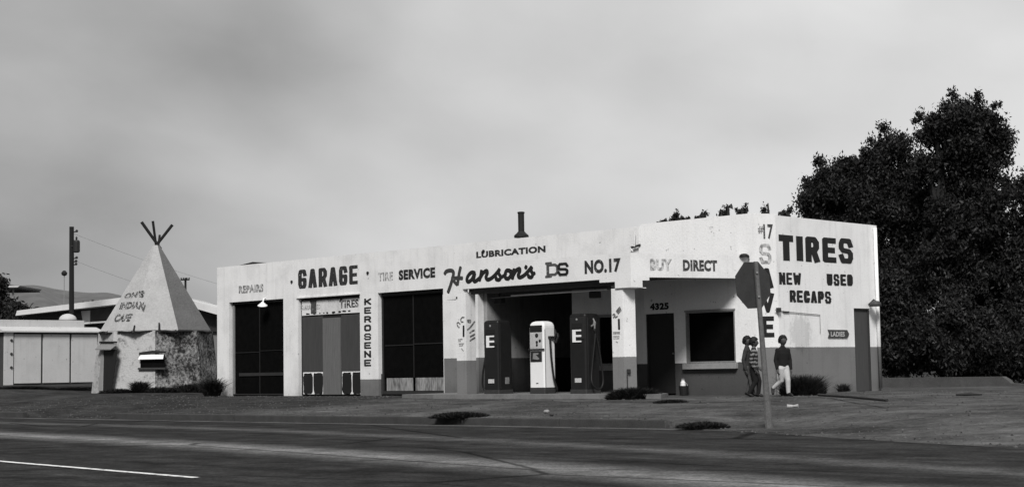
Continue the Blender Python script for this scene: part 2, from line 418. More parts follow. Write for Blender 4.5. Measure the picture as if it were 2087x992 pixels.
WOODL = M('grey_ply', .12, .9, .3, 3, scale3=(9, 9, .6))
CONC = M('concrete', .22, .95, .3, 5, bump=.2)
POLEM = M('creosote_wood', .012, .9, .3, 6, scale3=(8, 8, .5))
BARK = M('dark_bark', .03, .95, .4, 8, scale3=(3, 3, .6))
LEAF = leafmat('dark_leaves', .011, .8)
LEAF2 = leafmat('weed_leaves', .017)
SKIN_ = M('skin', .055, .6, .1, 10)
HAIR = M('black_hair', .006, .7, .3, 40)
exec_order = True

# ------------------------------------------------------------------ ground, road, kerb
ZR, ZK = -.40, -.255
YK = -8.35
EDGE = [(-400, -8.35), (2.5, -8.35), (4.1, -8.55), (6.8, -9.75), (9.6, -11.1), (12.2, -12.2), (16, -12.9), (24, -13.2), (400, -13.2)]
def edge_y(x): return float(np.interp(x, [e[0] for e in EDGE], [e[1] for e in EDGE]))
def sm(x, a, b):
    t = min(1, max(0, (x-a)/(b-a))); return t*t*(3-2*t)
def kerb_here(x): return (x < -18.9) or (-14.3 < x < 3.6)
def gz(x, y):
    ye = edge_y(x)+.18
    lip = ZK-.004
    nok = 0.
    if x > 3.4: nok = sm(x, 3.4, 5.2)
    elif -19.1 < x < -14.1: nok = min(sm(x, -19.1, -18.5), 1-sm(x, -14.7, -14.1))
    lip = lip*(1-nok)+(ZR+.006)*nok
    t = (y-ye)/(-3.2-ye)
    base = lip*(1-t) if t < 1 else 0.
    if nok and 0 <= t < 1: base = (ZK*(1-t))*(1-nok)+nok*((ZR+.006)*(1-sm(t, 0, .45))+(ZK*(1-t))*sm(t, 0, .45))
    left = .10*sm(-x, 21.5, 25)+.30*sm(-x, 30, 37)
    base += left*sm(y, -6.5, -2.5)
    if y > 14: base += 0
    bumpy = 0
    if -18 < y < 12 and abs(x) < 45:
        bumpy = .022*mnoise.noise((x*.55, y*.55, 0))+.012*mnoise.noise((x*1.7, y*1.7, 3))
        bumpy *= sm(y, ye, ye+.8)
        if -22 < x < .3 and y > -1: bumpy = min(bumpy, -.01)
        if -9 < x < .5 and -3.8 < y <= -1: bumpy = min(bumpy, 0)
    return base+bumpy
def groundmat():
    mt, n, l, b = newmat('dirt_lot'); f = mk(n, l)
    geo = f('ShaderNodeNewGeometry'); pos = geo.outputs['Position']; sep = f('ShaderNodeSeparateXYZ', {0: pos})
    big = f('ShaderNodeTexNoise', {'Vector': pos, 'Scale': .35, 'Detail': 8., 'Roughness': .6, 'Distortion': .4})
    mp = f('ShaderNodeMapping', {0: pos, 'Scale': (.35, 1.6, 1), 'Rotation': (0, 0, rad(-8))})
    trk = f('ShaderNodeTexNoise', {'Vector': mp.outputs[0], 'Scale': 1.1, 'Detail': 8., 'Roughness': .68})
    fine = f('ShaderNodeTexNoise', {'Vector': pos, 'Scale': 14., 'Detail': 6., 'Roughness': .7})
    peb = f('ShaderNodeTexVoronoi', {'Vector': pos, 'Scale': 9.})
    pm = f('ShaderNodeMapRange', {0: peb.outputs['Distance'], 1: .06, 2: .16, 3: .35, 4: 0.})
    psel = f('ShaderNodeMath', {0: big.outputs[0], 1: pm.outputs[0]}, operation='MULTIPLY')
    a = f('ShaderNodeMath', {0: big.outputs[0], 1: trk.outputs[0]}, operation='ADD')
    a2 = f('ShaderNodeMath', {0: fine.outputs[0], 1: .8, 2: a.outputs[0]}, operation='MULTIPLY_ADD')
    r = f('ShaderNodeMapRange', {0: a2.outputs[0], 1: 1.0, 2: 1.8, 3: .014, 4: .122})
    r2 = f('ShaderNodeMath', {0: psel.outputs[0], 1: .2, 2: r.outputs[0]}, operation='MULTIPLY_ADD')
    # the older oiled asphalt in front of the garage is darker than the dirt to the right
    ap = f('ShaderNodeMath', {0: big.outputs[0], 1: 3.0, 2: sep.outputs[0]}, operation='MULTIPLY_ADD')
    am = f('ShaderNodeMapRange', {0: ap.outputs[0], 1: -8.5, 2: -6.3, 3: .55, 4: 1.15})
    pat = f('ShaderNodeTexNoise', {'Vector': pos, 'Scale': 1.7, 'Detail': 9., 'Roughness': .78})
    pm2 = f('ShaderNodeMapRange', {0: pat.outputs[0], 1: .34, 2: .66, 3: .55, 4: 1.45})
    c0 = f('ShaderNodeMath', {0: r2.outputs[0], 1: pm2.outputs[0]}, operation='MULTIPLY')
    c = f('ShaderNodeMath', {0: c0.outputs[0], 1: am.outputs[0]}, operation='MULTIPLY')
    l.new(c.outputs[0], b.inputs['Base Color']); b.inputs['Roughness'].default_value = .95; b.inputs['Specular IOR Level'].default_value = .04
    bp = f('ShaderNodeBump', {'Height': a2.outputs[0], 'Strength': .9, 'Distance': .06}); l.new(bp.outputs[0], b.inputs['Normal'])
    return mt
def roadmat():
    mt, n, l, b = newmat('worn_asphalt'); f = mk(n, l)
    geo = f('ShaderNodeNewGeometry'); pos = geo.outputs['Position']; sep = f('ShaderNodeSeparateXYZ', {0: pos}); X, Y = sep.outputs[0], sep.outputs[1]
    mp = f('ShaderNodeMapping', {0: pos, 'Scale': (.45, 1.5, 1), 'Rotation': (0, 0, rad(-9))})
    lng = f('ShaderNodeTexNoise', {'Vector': mp.outputs[0], 'Scale': 1.6, 'Detail': 6., 'Roughness': .6})
    fine = f('ShaderNodeTexNoise', {'Vector': pos, 'Scale': 22., 'Detail': 5., 'Roughness': .75})
    def mth(op, a, b_=None, c_=None, clamp=False):
        ins = {0: a}
        if b_ is not None: ins[1] = b_
        if c_ is not None: ins[2] = c_
        return f('ShaderNodeMath', ins, operation=op, use_clamp=clamp).outputs[0]
    def band(c0, c1, c2, width, gain, soft=2.):
        # lighter strip between the wheel tracks: y = c0 + c1 x + c2 x^2
        yc = mth('MULTIPLY_ADD', X, mth('MULTIPLY_ADD', X, c2, c1), c0)
        d = mth('DIVIDE', mth('ABSOLUTE', mth('SUBTRACT', Y, yc)), width)
        d = mth('MULTIPLY_ADD', mth('SUBTRACT', lng.outputs[0], .5), .8, d)
        e = mth('POWER', mth('SUBTRACT', 1., d, clamp=True), soft, clamp=True)
        return mth('MULTIPLY', e, gain)
    s = band(*B1, 1.0, .14, 1.2)
    s = mth('ADD', s, band(*B2, .7, .055, 1.3))
    s = mth('ADD', s, band(*B3, .28, .07, .7))
    base = f('ShaderNodeMapRange', {0: lng.outputs[0], 1: .3, 2: .7, 3: .015, 4: .041}).outputs[0]
    fm = f('ShaderNodeMapRange', {0: fine.outputs[0], 1: .3, 2: .72, 3: .4, 4: 1.7}).outputs[0]
    crk = f('ShaderNodeTexVoronoi', {'Vector': f('ShaderNodeMapping', {0: pos, 'Scale': (.10, .33, 1), 'Rotation': (0, 0, rad(20))}).outputs[0], 'Scale': 1., 'Randomness': 1.}, feature='DISTANCE_TO_EDGE')
    cm = f('ShaderNodeMapRange', {0: crk.outputs['Distance'], 1: .003, 2: .010, 3: .35, 4: 1.}).outputs[0]
    pat = f('ShaderNodeTexNoise', {'Vector': pos, 'Scale': 1.5, 'Detail': 9., 'Roughness': .78}).outputs[0]
    pm_ = f('ShaderNodeMapRange', {0: pat, 1: .34, 2: .66, 3: .5, 4: 1.5}).outputs[0]
    stn = f('ShaderNodeTexNoise', {'Vector': pos, 'Scale': .55, 'Detail': 4., 'Roughness': .6}).outputs[0]
    sm_ = f('ShaderNodeMapRange', {0: stn, 1: .60, 2: .68, 3: 1., 4: .68}).outputs[0]
    c = mth('MULTIPLY', mth('MULTIPLY', mth('MULTIPLY', mth('ADD', base, s), fm), cm), mth('MULTIPLY', pm_, sm_))
    l.new(c, b.inputs['Base Color']); b.inputs['Roughness'].default_value = .9; b.inputs['Specular IOR Level'].default_value = .03
    bp = f('ShaderNodeBump', {'Height': fine.outputs[0], 'Strength': .4, 'Distance': .01}); l.new(bp.outputs[0], b.inputs['Normal'])
    return mt
def fit(pts):
    q = np.array([hit(x, y, 2, ZR)[:2] for x, y in pts]); c = np.polyfit(q[:, 0], q[:, 1], 2); return float(c[2]), float(c[1]), float(c[0])
B1 = fit([(0, 884), (350, 903), (700, 925), (1000, 945), (1300, 967), (1620, 990)])
B2 = fit([(0, 861), (700, 881), (1300, 918), (1700, 940), (2087, 961)])
B3 = (-8.72, 0., 0.)
# ground sheet: fine near the station, coarse to the horizon
xs = np.concatenate([[-900, -500, -250, -140, -90, -70], np.arange(-56, -26, 1.5), np.arange(-26, 16, .5), np.arange(16, 30, 1.5), [32, 40, 60, 100, 200, 400, 900]])
ts = np.concatenate([np.linspace(0, 1, 15)])
yb = np.concatenate([np.arange(-2.7, 12.1, .6), [14, 18, 24, 32, 45, 70, 110, 180, 300, 600, 1200, 2500]])
V = []; nx = len(xs); ny = len(ts)+len(yb)+1
for x in xs:
    ye = edge_y(x)+(.16 if kerb_here(x) else 0.)
    V.append((x, ye, ZR-.06))
    for y in list(ye+(-3.2-ye)*ts)+list(yb): V.append((x, y, gz(x, y)))
Fq = [(i*ny+j, (i+1)*ny+j, (i+1)*ny+j+1, i*ny+j+1) for i in range(nx-1) for j in range(ny-1)]
tag(pymesh('ground', V, Fq, groundmat(), smooth=True), kind='structure')
mb = MB(); mb.quad((-900, -400, ZR), (900, -400, ZR), (900, -6.0, ZR), (-900, -6.0, ZR)); tag(mb.build('road', roadmat()), kind='structure')
KERBM = M('kerb_concrete', .045, .95, .4, 3, bump=.2)
for a, b in ((-60, -18.95), (-14.3, 3.6)):
    mb = MB(); n = int((b-a)/2.4)
    for i in range(n):
        x0 = a+(b-a)*i/n; x1 = a+(b-a)*(i+1)/n-.012
        mb.box(x0, x1, YK, YK+.17, ZR-.05, ZK+.004*math.sin(i*2.1), .025)
    tag(mb.build('kerb', KERBM), kind='structure')
# painted lane dash
lp = [hit(x, y, 2, ZR+.004) for x, y in ((-260, 917), (400, 972))]
d = (lp[1]-lp[0])/np.linalg.norm(lp[1]-lp[0]); nn = np.array([-d[1], d[0], 0])*.055
mb = MB(); mb.quad(lp[0]-nn, lp[1]-nn, lp[1]+nn, lp[0]+nn); tag(mb.build('lane_marking', wornpaint('road_paint', .72, .05, .34, 9)), kind='structure')
# loose gravel and grit over the lot
rng = np.random.default_rng(99); n = 9000
gx = rng.uniform(-24, 17, n); ty = rng.random(n)**1.4; gy = np.array([edge_y(x) for x in gx])+.05; gy = gy+ty*(-.3-gy); gy = np.where(gx > .6, gy+ty*4, gy)
keep = ~((gx > -9.5) & (gx < .2) & (gy > -3.7)); gx, gy = gx[keep], gy[keep]; n = len(gx)
sz = .006+.018*rng.random(n)**3
octa = np.array([(1, 0, 0), (0, 1, 0), (-1, 0, 0), (0, -1, 0), (0, 0, .8), (0, 0, -.5)]); of = [(0, 1, 4), (1, 2, 4), (2, 3, 4), (3, 0, 4)]
th = rng.random(n)*6.28; ca_, sa_ = np.cos(th), np.sin(th)
P = octa[None]*sz[:, None, None]*(1+.5*rng.random((n, 6, 1))); PX = P[:, :, 0]*ca_[:, None]-P[:, :, 1]*sa_[:, None]; PY = P[:, :, 0]*sa_[:, None]+P[:, :, 1]*ca_[:, None]
gzv = np.array([gz(a_, b_) for a_, b_ in zip(gx, gy)])
VV = np.stack([PX+gx[:, None], PY+gy[:, None], P[:, :, 2]+gzv[:, None]+.004], 2).reshape(-1, 3)
FF = (np.array(of)[None]+6*np.arange(n)[:, None, None]).reshape(-1, 3)
GRVM = leafmat('gravel', .05, .9)
tag(pymesh('gravel', VV, FF, GRVM), kind='stuff')
# canopy floor slab
FLZ = .09
mb = MB(); mb.prism([(-7.75, -3.35), (-.42, -3.45), (-.9, -2.6), (-2.2, -1.45), (-4.0, -.02), (-9.4, -.02), (-9.4, -2.9)], -.12, FLZ)
tag(mb.build('pavement', M('platform_concrete', .16, .95, .3, 4, bump=.2)), kind='structure')

# ------------------------------------------------------------------ filling station
ST = empty('filling_station', (-10, 2.5, 0), 'long low white filling station and garage with painted signs and a canopy over its pumps', 'filling station')
HT = 4.17; TH = .22; ZL = -.12
def wallbox(mb, x0, x1, z0, z1, y0=0., y1=TH): mb.box(x0, x1, y0, y1, z0, z1)
# garage front (three bays + lubrication bay)
XL = -21.6
mb = MB()
wallbox(mb, XL, -20.94, ZL, HT); wallbox(mb, -20.94, -18.10, 3.0, HT); wallbox(mb, -18.10, -17.36, ZL, HT)
wallbox(mb, -17.36, -14.45, 2.97, HT)
mb.build('garage_wall', GAR, ST)
mb = MB(); wallbox(mb, -14.45, -13.64, ZL, HT); wallbox(mb, -13.64, -10.87, 2.97, HT)
mb.build('pillar_wall', DAD, ST)
mb = MB(); wallbox(mb, -10.87, -9.5, ZL, HT); wallbox(mb, -9.5, -6.05, 2.77, HT)
mb.build('lubrication_wall', LUB, ST)
# office front
WZ0, WZ1 = .76, 1.98
mb = MB()
wallbox(mb, -6.05, -5.18, ZL, HT); wallbox(mb, -5.18, -3.97, ZL, WZ0); wallbox(mb, -5.18, -3.97, WZ1, HT)
wallbox(mb, -3.97, -3.61, ZL, HT-.0)
mb.build('office_side_wall', wallmat('office_paint_aged', .76, dado_z=.76, dado_v=.075, streak=.12, blot=.2), ST)
mb = MB(); O = -.05; HB = HT+.045
wallbox(mb, -3.61, -2.69, 1.98, HB, O); wallbox(mb, -2.69, -2.33, ZL, HB, O); wallbox(mb, -2.33, -.88, ZL, WZ0, O); wallbox(mb, -2.33, -.88, WZ1, HB, O)
mb.prism([(-.88, O), (-.27, O), (-.27, TH), (-.88, TH)], ZL, HB)
mb.build('office_wall', NEW, ST)
# parapet stub of the fresh paint to the left of the door, above the canopy
mb = MB(); pts = [(-3.61, O, 3.0), (-3.74, O, 3.0), (-3.74, O, HB-.16), (-3.72, O, HB-.08), (-3.67, O, HB-.02), (-3.61, O, HB)]
mb.poly3(pts, (0, .047, 0)); mb.build('parapet_end', NEW, ST)
# chamfered corner and side wall
mb = MB(); mb.prism([(-.27, O), (.0, .44), (-.25, .55), (-.27, .2)], ZL, HB-.01); mb.build('corner_wall', wallmat('corner_paint', .76, dado_z=1.09, dado_v=.18, streak=.14, blot=.12), ST)
mb = MB()
mb.box(-TH, 0, .46, 3.72, ZL, HT); mb.box(-TH, 0, 3.72, 4.45, 2.05, HT); mb.box(-TH, 0, 4.45, 4.93, ZL, HT)
mb.build('side_wall', SID, ST)
mb = MB(); mb.box(XL, -.22, 4.75, 4.93, ZL, HT-.02); mb.box(XL, XL+TH, TH, 4.75, ZL, HT-.01); mb.build('back_wall', OLD, ST)
mb = MB(); mb.box(XL+TH, -.22, TH, 4.75, 3.72, 3.9); mb.build('roof', M('tar_roof', .05, .95, .3, 3), ST)
# interiors
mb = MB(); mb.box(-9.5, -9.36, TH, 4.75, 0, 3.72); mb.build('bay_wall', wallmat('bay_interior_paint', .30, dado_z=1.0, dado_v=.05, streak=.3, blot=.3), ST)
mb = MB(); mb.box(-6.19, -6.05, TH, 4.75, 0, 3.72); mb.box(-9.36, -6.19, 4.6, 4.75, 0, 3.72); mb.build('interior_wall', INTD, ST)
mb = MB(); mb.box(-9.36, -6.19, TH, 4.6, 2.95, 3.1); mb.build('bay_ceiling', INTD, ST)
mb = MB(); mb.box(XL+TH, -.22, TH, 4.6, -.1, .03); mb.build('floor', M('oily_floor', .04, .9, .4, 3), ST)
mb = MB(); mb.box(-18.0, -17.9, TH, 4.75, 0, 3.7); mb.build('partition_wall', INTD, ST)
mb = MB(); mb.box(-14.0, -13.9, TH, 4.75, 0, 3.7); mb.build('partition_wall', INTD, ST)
def door(x0, x1, z1, y, kind, label):
    fr = MB(); t = .07
    fr.box(x0, x0+t, y-.03, y+.03, .02, z1); fr.box(x1-t, x1, y-.03, y+.03, .02, z1); fr.box(x0+t, x1-t, y-.03, y+.03, z1-t, z1)
    dr = fr.build('garage_door', CHAR, ST); dr['label'] = label
    return dr
# bay 1
d1 = door(-20.94, -18.10, 3.0, .17, 0, 'dark garage door behind the REPAIRS sign')
mb = MB(); mb.box(-20.87, -18.17, .16, .18, .06, 2.93); mb.build('pane', GLASS, d1)
mb = MB(); mb.box(-19.53, -19.50, .14, .159, .06, 2.93); mb.build('mullion', M('dull_bar', .013, .7, .3, 10), d1)
mb = MB(); mb.box(-20.87, -19.531, .14, .159, 1.36, 1.385); mb.box(-19.499, -18.17, .14, .159, 1.40, 1.42); mb.build('crossbar', M('dull_bar', .05), d1)
mb = MB(); mb.box(-20.6, -18.25, .13, .158, .62, .72, .005); mb.build('crossbar', INTD, d1)
mb = MB(); mb.box(-20.9, -18.12, .10, .155, .03, .055); mb.build('sill', DGR, d1)
mb = MB(); mb.box(-20.88, -20.80, .09, .135, .05, 2.9); mb.build('track', STEEL, d1)
# bay 3
d3 = door(-13.64, -10.87, 2.95, .17, 1, 'dark garage door with dirty panes along its foot')
mb = MB(); mb.box(-13.57, -10.94, .16, .18, .5, 2.88); mb.build('pane', GLASS, d3)
mb = MB(); mb.box(-12.29, -12.26, .14, .159, .5, 2.85); mb.build('mullion', M('dull_bar', .05), d3)
mb = MB(); mb.box(-13.5, -12.29, .14, .159, 1.42, 1.45); mb.box(-12.26, -10.95, .14, .159, 1.44, 1.47); mb.build('crossbar', M('dull_bar', .05), d3)
mb = MB(); mb.box(-13.5, -10.95, .14, .159, 2.86, 2.88); mb.build('crossbar', M('dull_bar', .05), d3)
dp = M('dirty_pane', .22, .6, .9, 2.2, scale3=(2.2, 2.2, .5), fine=9)
mb = MB(); mb.box(-13.45, -12.33, .145, .165, .13, .495); mb.box(-12.22, -10.96, .145, .165, .13, .495); mb.build('lower_pane', dp, d3)
mb = MB(); mb.box(-13.6, -10.95, .10, .17, .03, .12); mb.build('sill', INTD, d3)
mb = MB(); mb.box(-13.62, -13.54, .08, .135, .03, .62); mb.build('guide_rail', DGR, d3)
mb = MB(); mb.box(-10.93, -10.885, .04, .13, .05, 2.8); mb.build('track', WHITE, d3)
# bay 2: boarded up
d2 = door(-17.36, -14.45, 2.97, .15, 2, 'boarded garage bay under the peeling tyre sign')
SB = wallmat('peeling_board', .72, streak=.25, blot=.3)
mb = MB(); mb.box(-17.29, -14.50, .09, .14, 2.44, 2.88); sb_ = mb.build('sign_board', SB, d2)
mb = MB(); mb.box(-17.27, -16.30, .10, .13, .72, 2.40); mb.build('board', M('dark_ply', .05, .9, .25, 3, scale3=(5, 5, .7)), d2)
mb = MB(); mb.box(-15.42, -14.50, .10, .13, .72, 2.40); mb.build('board', M('dark_ply', .05), d2)
mb = MB(); mb.box(-16.27, -15.45, .07, .12, .03, 2.33); mb.build('board', WOODL, d2)
mb = MB(); mb.box(-16.29, -15.43, .121, .14, 2.331, 2.42); mb.build('slot', BLK, d2)
for x0, x1 in ((-17.27, -16.30), (-15.42, -14.50)):
    mb = MB(); mb.box(x0, x1, .11, .135, .04, .71); pn = mb.build('window', WHITE, d2)
    rngp = random.Random(int(x0*10)); k = 2
    for i in range(2):
        wv = (x1-x0)/2; cx = x0+wv*(i+.5); pts = []
        for a in range(28):
            th = 2*math.pi*a/28; ex = abs(math.cos(th))**.35*math.copysign(1, math.cos(th)); ez = abs(math.sin(th))**.35*math.copysign(1, math.sin(th))
            rr = 1-.10*rngp.random()
            pts.append((cx+ex*wv*.485*rr, .107, .365+ez*.335*rr))
        mb = MB(); mb.poly3(pts, (0, -.006, 0)); mb.build('broken_pane', BLK, pn)
# small square section above side trim of bay 2
mb = MB(); mb.box(-17.42, -14.42, -.035, 0, 2.972, 3.01); mb.build('lintel_trim', OLD, ST)

# office door, windows
mb = MB(); mb.box(-3.58, -2.72, .06, .11, .03, 1.96); od = mb.build('office_door', DARKDOOR, ST)
mb = MB(); mb.box(-3.61, -3.58, .02, .14, 0, 1.98); mb.box(-2.72, -2.69, .02, .14, 0, 1.98); mb.box(-3.58, -2.72, .02, .14, 1.96, 1.98); mb.build('door_frame', DGR, od)
mb = MB(); mb.tube([(-2.80, .06, 1.0), (-2.80, .01, 1.0)], .025, 8); mb.build('handle', STEEL, od)
for x0, x1, yo in ((-5.18, -3.97, 0), (-2.33, -.88, O)):
    mb = MB(); mb.box(x0+.03, x1-.03, .05, .07, WZ0+.03, WZ1-.03); wn_ = mb.build('window', GLASS, ST)
    mb = MB(); mb.box(x0, x0+.03, yo-.01, .09, WZ0, WZ1); mb.box(x1-.03, x1, yo-.01, .09, WZ0, WZ1); mb.box(x0+.03, x1-.03, yo-.01, .09, WZ1-.03, WZ1); mb.box(x0+.03, x1-.03, yo-.01, .09, WZ0, WZ0+.03)
    mb.build('frame', STEEL, wn_)
    mb = MB(); mb.box(x0-.06, x1+.06, yo-.11, yo, WZ0-.15, WZ0-.01, .01); mb.build('sill', M('grey_sill', .26, .9, .2, 6), wn_)
    mb = MB(); mb.box(x0-.02, x1+.02, yo-.03, yo, WZ1+.002, WZ1+.04); mb.build('drip_cap', M('grey_sill', .26), wn_)
text_px('4325', 1325, 632, 1363, 616, (0, -.05, 0), (0, -1, 0), BLK, ST, .06)
# side door
mb = MB(); mb.box(-.12, -.05, 3.76, 4.41, .0, 2.02); sdoor = mb.build('ladies_door', M('door_grey', .06, .8, .3, 4, scale3=(6, 6, .6)), ST)
mb = MB(); mb.box(-.16, -.01, 3.72, 3.76, 0, 2.05); mb.box(-.16, -.01, 4.41, 4.45, 0, 2.05); mb.box(-.16, -.01, 3.76, 4.41, 2.02, 2.05); mb.build('door_frame', DGR, sdoor)
mb = MB(); mb.tube([(.07, 4.74, .05), (.07, 4.74, 4.1)], .045, 10); mb.build('downpipe', SID, ST, smooth=True)
# side wall lamp with hood over the ladies door
lq = hit(1768, 622, 0, .0)
mb = MB(); yy, zz = lq[1]+.05, lq[2]
mb.tube([(0, yy, zz+.02), (.16, yy, zz+.14), (.2, yy, zz+.1)], .02, 8); wl = mb.build('wall_lamp', DGR, ST)
mb = MB(); mb.lathe([(.02, .11), (.08, .10), (.13, .06), (.16, -.03), (.14, -.03), (.05, .07)], (.2, yy, zz), 18); mb.build('lamp_shade', M('dull_enamel', .05, .6, .3, 9), wl, smooth=True)
# lamp hood above the BUY DIRECT fascia
lq = hit(1519, 521, 1, -.12)
mb = MB(); mb.lathe([(.02, .085), (.07, .075), (.11, .045), (.13, 0.0), (.11, .0), (.04, .05)], (lq[0], lq[1]-.05, lq[2]-.035), 18); wl = mb.build('wall_lamp', BLK, ST, smooth=True)
# gooseneck lamp in bay 1
lq = hit(536, 618, 1, -.12)
mb = MB(); mb.tube([(lq[0]-.02, 0, 3.06), (lq[0]-.01, -.09, 3.04), (lq[0]+.02, -.13, 2.95), (lq[0], -.14, 2.86)], .022, 8); wl = mb.build('wall_lamp', WHITE, ST)
mb = MB(); mb.lathe([(.025, .08), (.05, .05), (.15, -.03), (.165, -.05), (.145, -.045), (.03, .03)], (0, 0, 0), 18)
ls = mb.build('lamp_shade', WHITE, None, smooth=True); ls.parent = wl; ls.rotation_euler = (rad(10), rad(14), 0); ls.location = (lq[0]+.02, -.15, 2.86); ls.matrix_parent_inverse = pmat(wl).inverted()

# vent stack, roof hatch, pipes
mb = MB(); mb.tube([(-8.57, .8, 3.9), (-8.57, .8, 4.96)], .085, 16); vp = mb.build('vent_pipe', M('vent_black', .012, .6, .3, 9), ST, smooth=False)
mb = MB(); mb.lathe([(.20, 4.27), (.20, 4.33), (.12, 4.40), (.10, 4.43)], (-8.57, .8, 0), 16); mb.build('flange', M('vent_black', .012), vp)
mb = MB(); mb.lathe([(.098, 4.93), (.10, 4.97), (.07, 4.98)], (-8.57, .8, 0), 16); mb.build('cap', M('vent_black', .012), vp)
mb = MB(); mb.poly3([tuple(hit(x, y, 1, .5)) for x, y in ((474, 544), (500, 543), (528, 537), (515, 533.5))], (0, .9, 0)); mb.build('roof_hatch', BLK, ST)
pq = [hit(x, y, 1, -.1) for x, y in ((1290, 512), (1284, 505), (1288, 500), (1293, 502), (1294, 470))]
mb = MB(); mb.tube([tuple(q) for q in pq], .016, 8); mb.build('conduit', OLD, ST)
mb = MB(); mb.tube([(pq[3][0]-.12, -.07, pq[3][2]-.02), (pq[3][0]+.16, -.07, pq[3][2]+.03)], .028, 8); mb.build('junction_box', DGR, ST)
# conduit on the side wall
cq = [hit(x, y, 0, .02) for x, y in ((1580, 631), (1604, 635), (1671, 641), (1672, 678))]
mb = MB(); mb.tube([tuple(q) for q in cq], .008, 8); mb.build('conduit', M('grey_enamel', .2), ST)
mb = MB(); q = hit(1586, 632, 0, .03); mb.box(.0, .08, q[1]-.05, q[1]+.06, q[2]-.04, q[2]+.06, .01); mb.build('junction_box', DGR, ST); mb = MB(); q = hit(1604, 635, 0, .03); mb.box(.0, .03, q[1]-.14, q[1]+.10, q[2]-.02, q[2]+.015, .005); mb.build('junction_box', DGR, ST)
# standpipe at the corner
mb = MB(); q = hit(1577, 776, 2, 0.)
q0 = (.10, .25, 0)
mb.tube([(.12, .18, 0), (.12, .18, .86), (.17, .24, .92), (.2, .28, .80)], .02, 8)
mb.build('standpipe', M('pale_pipe', .3, .6, .2, 8), ST)

for x, y in ((750, 556), (595, 574), (986, 512)):
    q = hit(x, y, 1, 0); mb = MB(); mb.tube([(q[0], .0, q[2]), (q[0], -.03, q[2])], .045, 8); mb.build('wall_bolt', BLK, ST)
# ---- canopy
CC = (-1.57, -3.0); CE = (-.45, -.05)        # outer corner, end on the office wall
cd_ = np.array([CE[0]-CC[0], CE[1]-CC[1], 0]); cd_ /= np.linalg.norm(cd_); cn = np.array([cd_[1], -cd_[0], 0])
XF = -7.64
CAN_ = MB(); T = .18
# fascia front with stepped ends
CAN_.poly3([(XF, -3, 2.51), (-7.19, -3, 2.51), (-7.19, -3, 2.61), (-7.0, -3, 2.61), (-7.0, -3, 2.69), (-2.50, -3, 2.69), (-2.50, -3, 2.62), (-2.04, -3, 2.62), (-2.04, -3, 2.47), (CC[0], -3, 2.47), (CC[0], -3, 3.25), (XF, -3, 3.30)], (0, T, 0))
fas = CAN_.build('canopy_fascia', CAN, ST)
# side fascia
b0 = np.array([CC[0], CC[1]+.0, 0]); e0 = np.array([CE[0], CE[1], 0]); inn = -cn*T
s0 = b0+cd_*.30; s1 = b0+cd_*.48
mb = MB(); Z = lambda p, z: (p[0], p[1], z)
b1 = b0+np.array([0, T, 0])+cd_*.0
P = [Z(b0+cd_*(T+.012), 2.47), Z(s0, 2.47), Z(s0, 2.63), Z(s1, 2.63), Z(s1, 2.70), Z(e0, 2.70), Z(e0, 3.22), Z(b0+cd_*(T+.012), 3.25)]
mb.poly3(P, tuple(inn)); mb.build('canopy_fascia', CAN, ST)
# corner filler so the two fascias meet
mb = MB(); k0 = b0+cd_*(T+.012); mb.prism([(CC[0]+.001, CC[1]), (k0[0], k0[1]), (k0[0]-.002+inn[0], k0[1]+inn[1]), (CC[0]+.001, CC[1]+T*.9)], 2.472, 3.249)
mb.build('fascia_corner', CAN, ST)
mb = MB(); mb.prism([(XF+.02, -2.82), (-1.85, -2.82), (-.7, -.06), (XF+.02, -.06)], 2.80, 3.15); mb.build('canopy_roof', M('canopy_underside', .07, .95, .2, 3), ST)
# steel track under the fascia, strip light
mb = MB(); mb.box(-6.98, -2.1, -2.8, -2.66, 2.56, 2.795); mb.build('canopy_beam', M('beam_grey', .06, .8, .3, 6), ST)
mb = MB(); mb.tube([(-6.0, -2.3, 2.50), (-2.9, -2.3, 2.50)], .022, 8); sl = mb.build('strip_light', WHITE, ST)
mb = MB(); mb.box(-6.2, -2.8, -2.36, -2.24, 2.535, 2.60); mb.build('housing', M('beam_grey', .06), sl)
mb = MB(); mb.tube([(-6.9, -2.1, 2.48), (-3.2, -1.6, 2.56)], .018, 8); mb.build('conduit', STEEL, ST)
for x in (-6.8, -3.6):
    mb = MB(); mb.tube([(x, -1.9, 2.80), (x, -1.9, 2.5)], .012, 6); hl = mb.build('hanging_lamp', DGR, ST)
    mb = MB(); mb.box(x-.13, x+.13, -1.98, -1.82, 2.34, 2.50, .02); mb.build('lamp_shade', DGR, hl)
# pier and column
mb = MB(); mb.box(-7.24, -6.90, -3.0+.001, -2.66, FLZ, 2.61); pier = mb.build('canopy_pier', PIE, ST)
mb = MB(); mb.box(-7.6, -7.19, -2.999, -2.7, 2.45, 2.509); mb.build('pier_cap', CAN, ST)
mb = MB(); mb.prism([(-2.19, -2.96), (-1.86, -2.96), (-1.74, -2.66), (-2.07, -2.60)], -.05, 2.468); colm = mb.build('canopy_column', PIE, ST)
mb = MB(); mb.prism([(-2.0, -2.985), (-1.58, -2.985), (-1.44, -2.62), (-2.0, -2.62)], 2.455, 2.469); mb.build('column_cap', CAN, ST)
q = hitp(1280, 757, (-1.86, -2.96, 0), cn)
mb = MB(); q = q+cn*.03; mb.tube([(q[0]-.02, q[1]-.03, -.02), (q[0]-.02, q[1]-.03, q[2]-.05), tuple(q)], .014, 6); mb.box(q[0]-.03, q[0]+.04, q[1]-.04, q[1]+.03, q[2]-.03, q[2]+.06, .01); mb.build('water_tap', DGR, ST)

